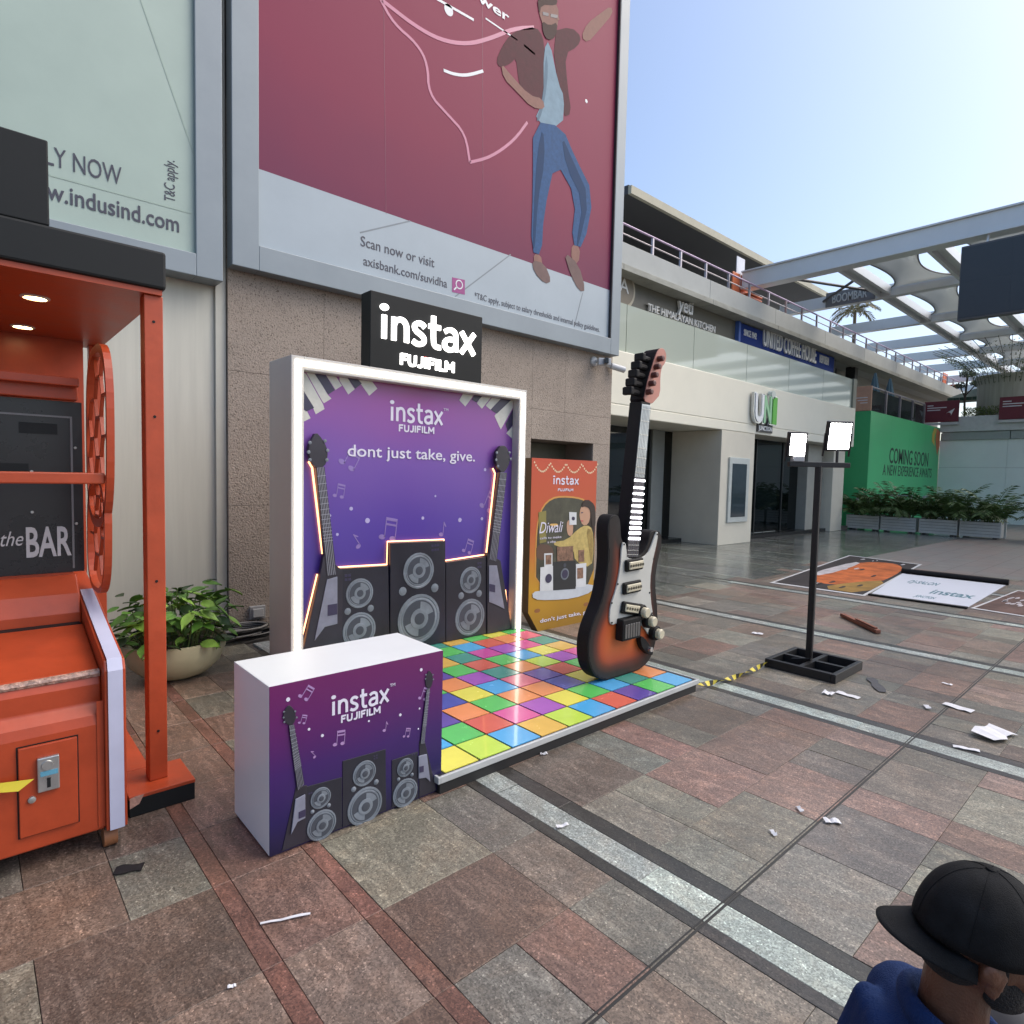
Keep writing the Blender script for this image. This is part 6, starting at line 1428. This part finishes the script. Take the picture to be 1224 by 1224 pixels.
ell(b, hp(.100,0,-.030), (hf*.020, hl*.013, hu*.028)); ell(b, hp(.110,0,-.043), (hf*.014, hl*.017, hu*.011)); ell(b, hp(.088,0,.004), (hf*.014, hl*.052, hu*.011))
ell(b, hp(.092,0,-.070), (hf*.012, hl*.026, hu*.007)); ell(b, hp(.090,0,-.080), (hf*.012, hl*.023, hu*.007))
for s in (-1, 1):
    ell(b, hp(.062,s*.046,-.03), (hf*.03, hl*.025, hu*.024))
    ell(b, hp(-.012,s*.083,-.022), (hf*.024+hl*s*.004, hl*.007, hu*.034)); ell(b, hp(-.020,s*.090,-.012), (hf*.017, hl*.008, hu*.022)); ell(b, hp(-.006,s*.084,-.05), (hf*.011, hl*.008, hu*.013))
caps(b, nb-Z*.03, hp(-.02,0,-.07), .062, .056)
ell(b, chest, (F*.105, Lf*.165, Z*.15)); caps(b, pelv, chest, .135, .12); ell(b, pelv, (F*.13, Lf*.165, Z*.12))
for s in (-1, 1):
    caps(b, sho[s], nb-Z*.01, .065, .05); caps(b, sho[s], elb[s], .055, .042); caps(b, elb[s], wri[s], .042, .028)
    caps(b, hip[s], kne[s], .085, .058); caps(b, kne[s], ank[s], .055, .038); caps(b, ank[s]-Z*.04-F*.03, ank[s]+F*.15-Z*.06, .038, .03)
    pal = wri[s]+F*.07-Z*.02; caps(b, wri[s], pal, .028, .034)
    for k in range(4):
        base = pal+Lf*(k-1.5)*.019+F*.01; mid = base+F*(.036+.004*(k in (1, 2)))-Z*.012; tip = mid+F*.018-Z*(.03+.003*(k in (1, 2))); caps(b, base, mid, .0095, .0088, 8); caps(b, mid, tip, .0088, .0075, 8)
    th0 = wri[s]+F*.03-Lf*s*.026; th1 = th0+F*.03-Lf*s*.016-Z*.012; caps(b, th0, th1, .011, .0098, 8); caps(b, th1, th1+F*.024-Z*.012, .0098, .008, 8)
bodyo = fuse(b, 'body', skin, man, .0052, 4)
shirt = mat('shirt_blue', (.007,.026,.10), .85, var=.22, scale=7, bump=.5, bscale=260, spec=.25)
b = MB()
ell(b, chest+Z*.005, (F*.125, Lf*.17, Z*.155)); caps(b, pelv+Z*.03, chest, .155, .135); ell(b, pelv+Z*.03, (F*.145, Lf*.18, Z*.11))
for s in (-1, 1): caps(b, sho[s], nb-Z*.035-F*.02, .08, .072); caps(b, sho[s], sho[s].lerp(elb[s], .8), .074, .064)
for k in range(30):
    a = k*2*math.pi/30; ell(b, nb+F*(.004+.082*math.cos(a))+Lf*.084*math.sin(a)+Z*(.012-.026*math.cos(a)), (F*.018, Lf*.018, Z*.030), 8, 6)
rs = random.Random(2)
for k in range(7):                                        # soft folds across the back
    a = (k-3)/3; caps(b, chest-F*.085+Lf*a*.10+Z*.10, chest-F*.10+Lf*(a*.16)-Z*.08, .030, .036, 10)
fuse(b, 'shirt', shirt, man, .0062, 16)
b = MB()
ell(b, pelv-Z*.03, (F*.15, Lf*.18, Z*.10))
for s in (-1, 1): caps(b, hip[s], kne[s], .105, .074); caps(b, kne[s], ank[s]+Z*.02, .072, .055)
fuse(b, 'trousers', mat('trousers_grey', (.03,.03,.035), .8, var=.2, scale=9), man, .009, 5)
for s in (-1, 1):
    b = MB(); caps(b, ank[s]-Z*.045-F*.04, ank[s]+F*.17-Z*.052, .044, .036); ell(b, ank[s]+F*.06-Z*.075, (F*.14, Lf*.045, Z*.016)); fuse(b, 'shoe', mat('shoe_black', (.02,.02,.02), .6), man, .007, 3)
# beard and nape hair
hair = mat('hair_black', (.010,.008,.007), .8, var=.3, scale=60, bump=1.0, bscale=220)
b = MB()
ell(b, hp(.047,0,-.086), (hf*.058, hl*.056, hu*.040)); ell(b, hp(.080,0,-.058), (hf*.022, hl*.030, hu*.007))
for s in (-1, 1): ell(b, hp(.030,s*.052,-.062), (hf*.038, hl*.019, hu*.040)); ell(b, hp(.010,s*.071,-.022), (hf*.012, hl*.008, hu*.035))
beard = fuse(b, 'beard', hair, man, .005, 2)
b = MB(); ell(b, hp(-.045,0,-.035), (hf*.062, hl*.074, hu*.055)); fuse(b, 'hair', hair, man, .005, 2)
for s in (-1, 1):
    ell_ = MB(); ell(ell_, hp(.090,s*.032,-.010), (hf*.010, hl*.013, hu*.007), 10, 8).build('eye', mat('eye_white', (.5,.46,.42), .2), man, smooth=True)
    MB(); ell(MB(), (0,0,0), ((1,0,0),(0,1,0),(0,0,1)))
# cap, worn backwards
capm = mat('cap_black', (.008,.0085,.0095), .8, var=.85, scale=9, spec=.2, bump=.3, bscale=420)
NS, NR = 48, 14; vs, fs = [], []
for i in range(NR+1):
    t = i/NR*1.62
    for k in range(NS):
        a = 2*math.pi*k/NS; sm_ = 1-.018*(abs(math.sin(3*a))**.12 < .72)-.010*(1-abs(math.sin(3*a))**.35)
        wr = 1+.012*math.sin(5*a+3*t)*math.sin(2.2*t)+.008*math.sin(11*a-4*t)
        r_ = min(1, math.sin(min(t, math.pi/2))**.92); h = math.cos(t) if t < math.pi/2 else math.cos(t)
        vs.append(hp(-.004+.113*r_*math.cos(a)*sm_*wr, .096*r_*math.sin(a)*sm_*wr, .012+.132*h*(1+.02*math.cos(a))*(1 if i else 1)))
for i in range(NR):
    for k in range(NS): fs.append((i*NS+k, i*NS+(k+1) % NS, (i+1)*NS+(k+1) % NS, (i+1)*NS+k))
crown = MB().add(vs, fs).build('cap', capm, man, smooth=True); crown.data.set_sharp_from_angle(angle=R(80)); sd = crown.modifiers.new('t', 'SOLIDIFY'); sd.thickness = .004
MB().lathe(hp(-.004,0,.142), hu, [(.010,-.004),(.009,.003),(.002,.006)], 12).build('button', capm, crown, smooth=True)
# seams between the six panels
for k in range(6):
    a = k*math.pi/3; MB().tube([vs[i*NS+int(k*NS/6) % NS]+(vs[i*NS+int(k*NS/6) % NS]-hp(0,0,.01)).normalized()*.0006 for i in range(1, NR)], .0008, 5).build('seam', capm, crown)
# brim at the back
vs, fs = [], []; nb_, nr_ = 22, 7
for j in range(nr_+1):
    q = j/nr_
    for i in range(nb_+1):
        s = (i/nb_-.5)*2; a = math.pi+s*1.22; reach = .076*q*max(0, 1-s*s)**.55
        f_ = -.004+.102*math.cos(a); l_ = .088*math.sin(a)
        vs.append(hp(f_-reach*1.0, l_*(1+.10*q), -.004-.014*q-.020*(s*s)*q))
for j in range(nr_):
    for i in range(nb_): p = j*(nb_+1)+i; fs.append((p, p+1, p+nb_+2, p+nb_+1))
br_ = MB().add(vs, fs).build('cap_brim', capm, man, smooth=True); sd = br_.modifiers.new('t', 'SOLIDIFY'); sd.thickness = .0035; sd.offset = 0
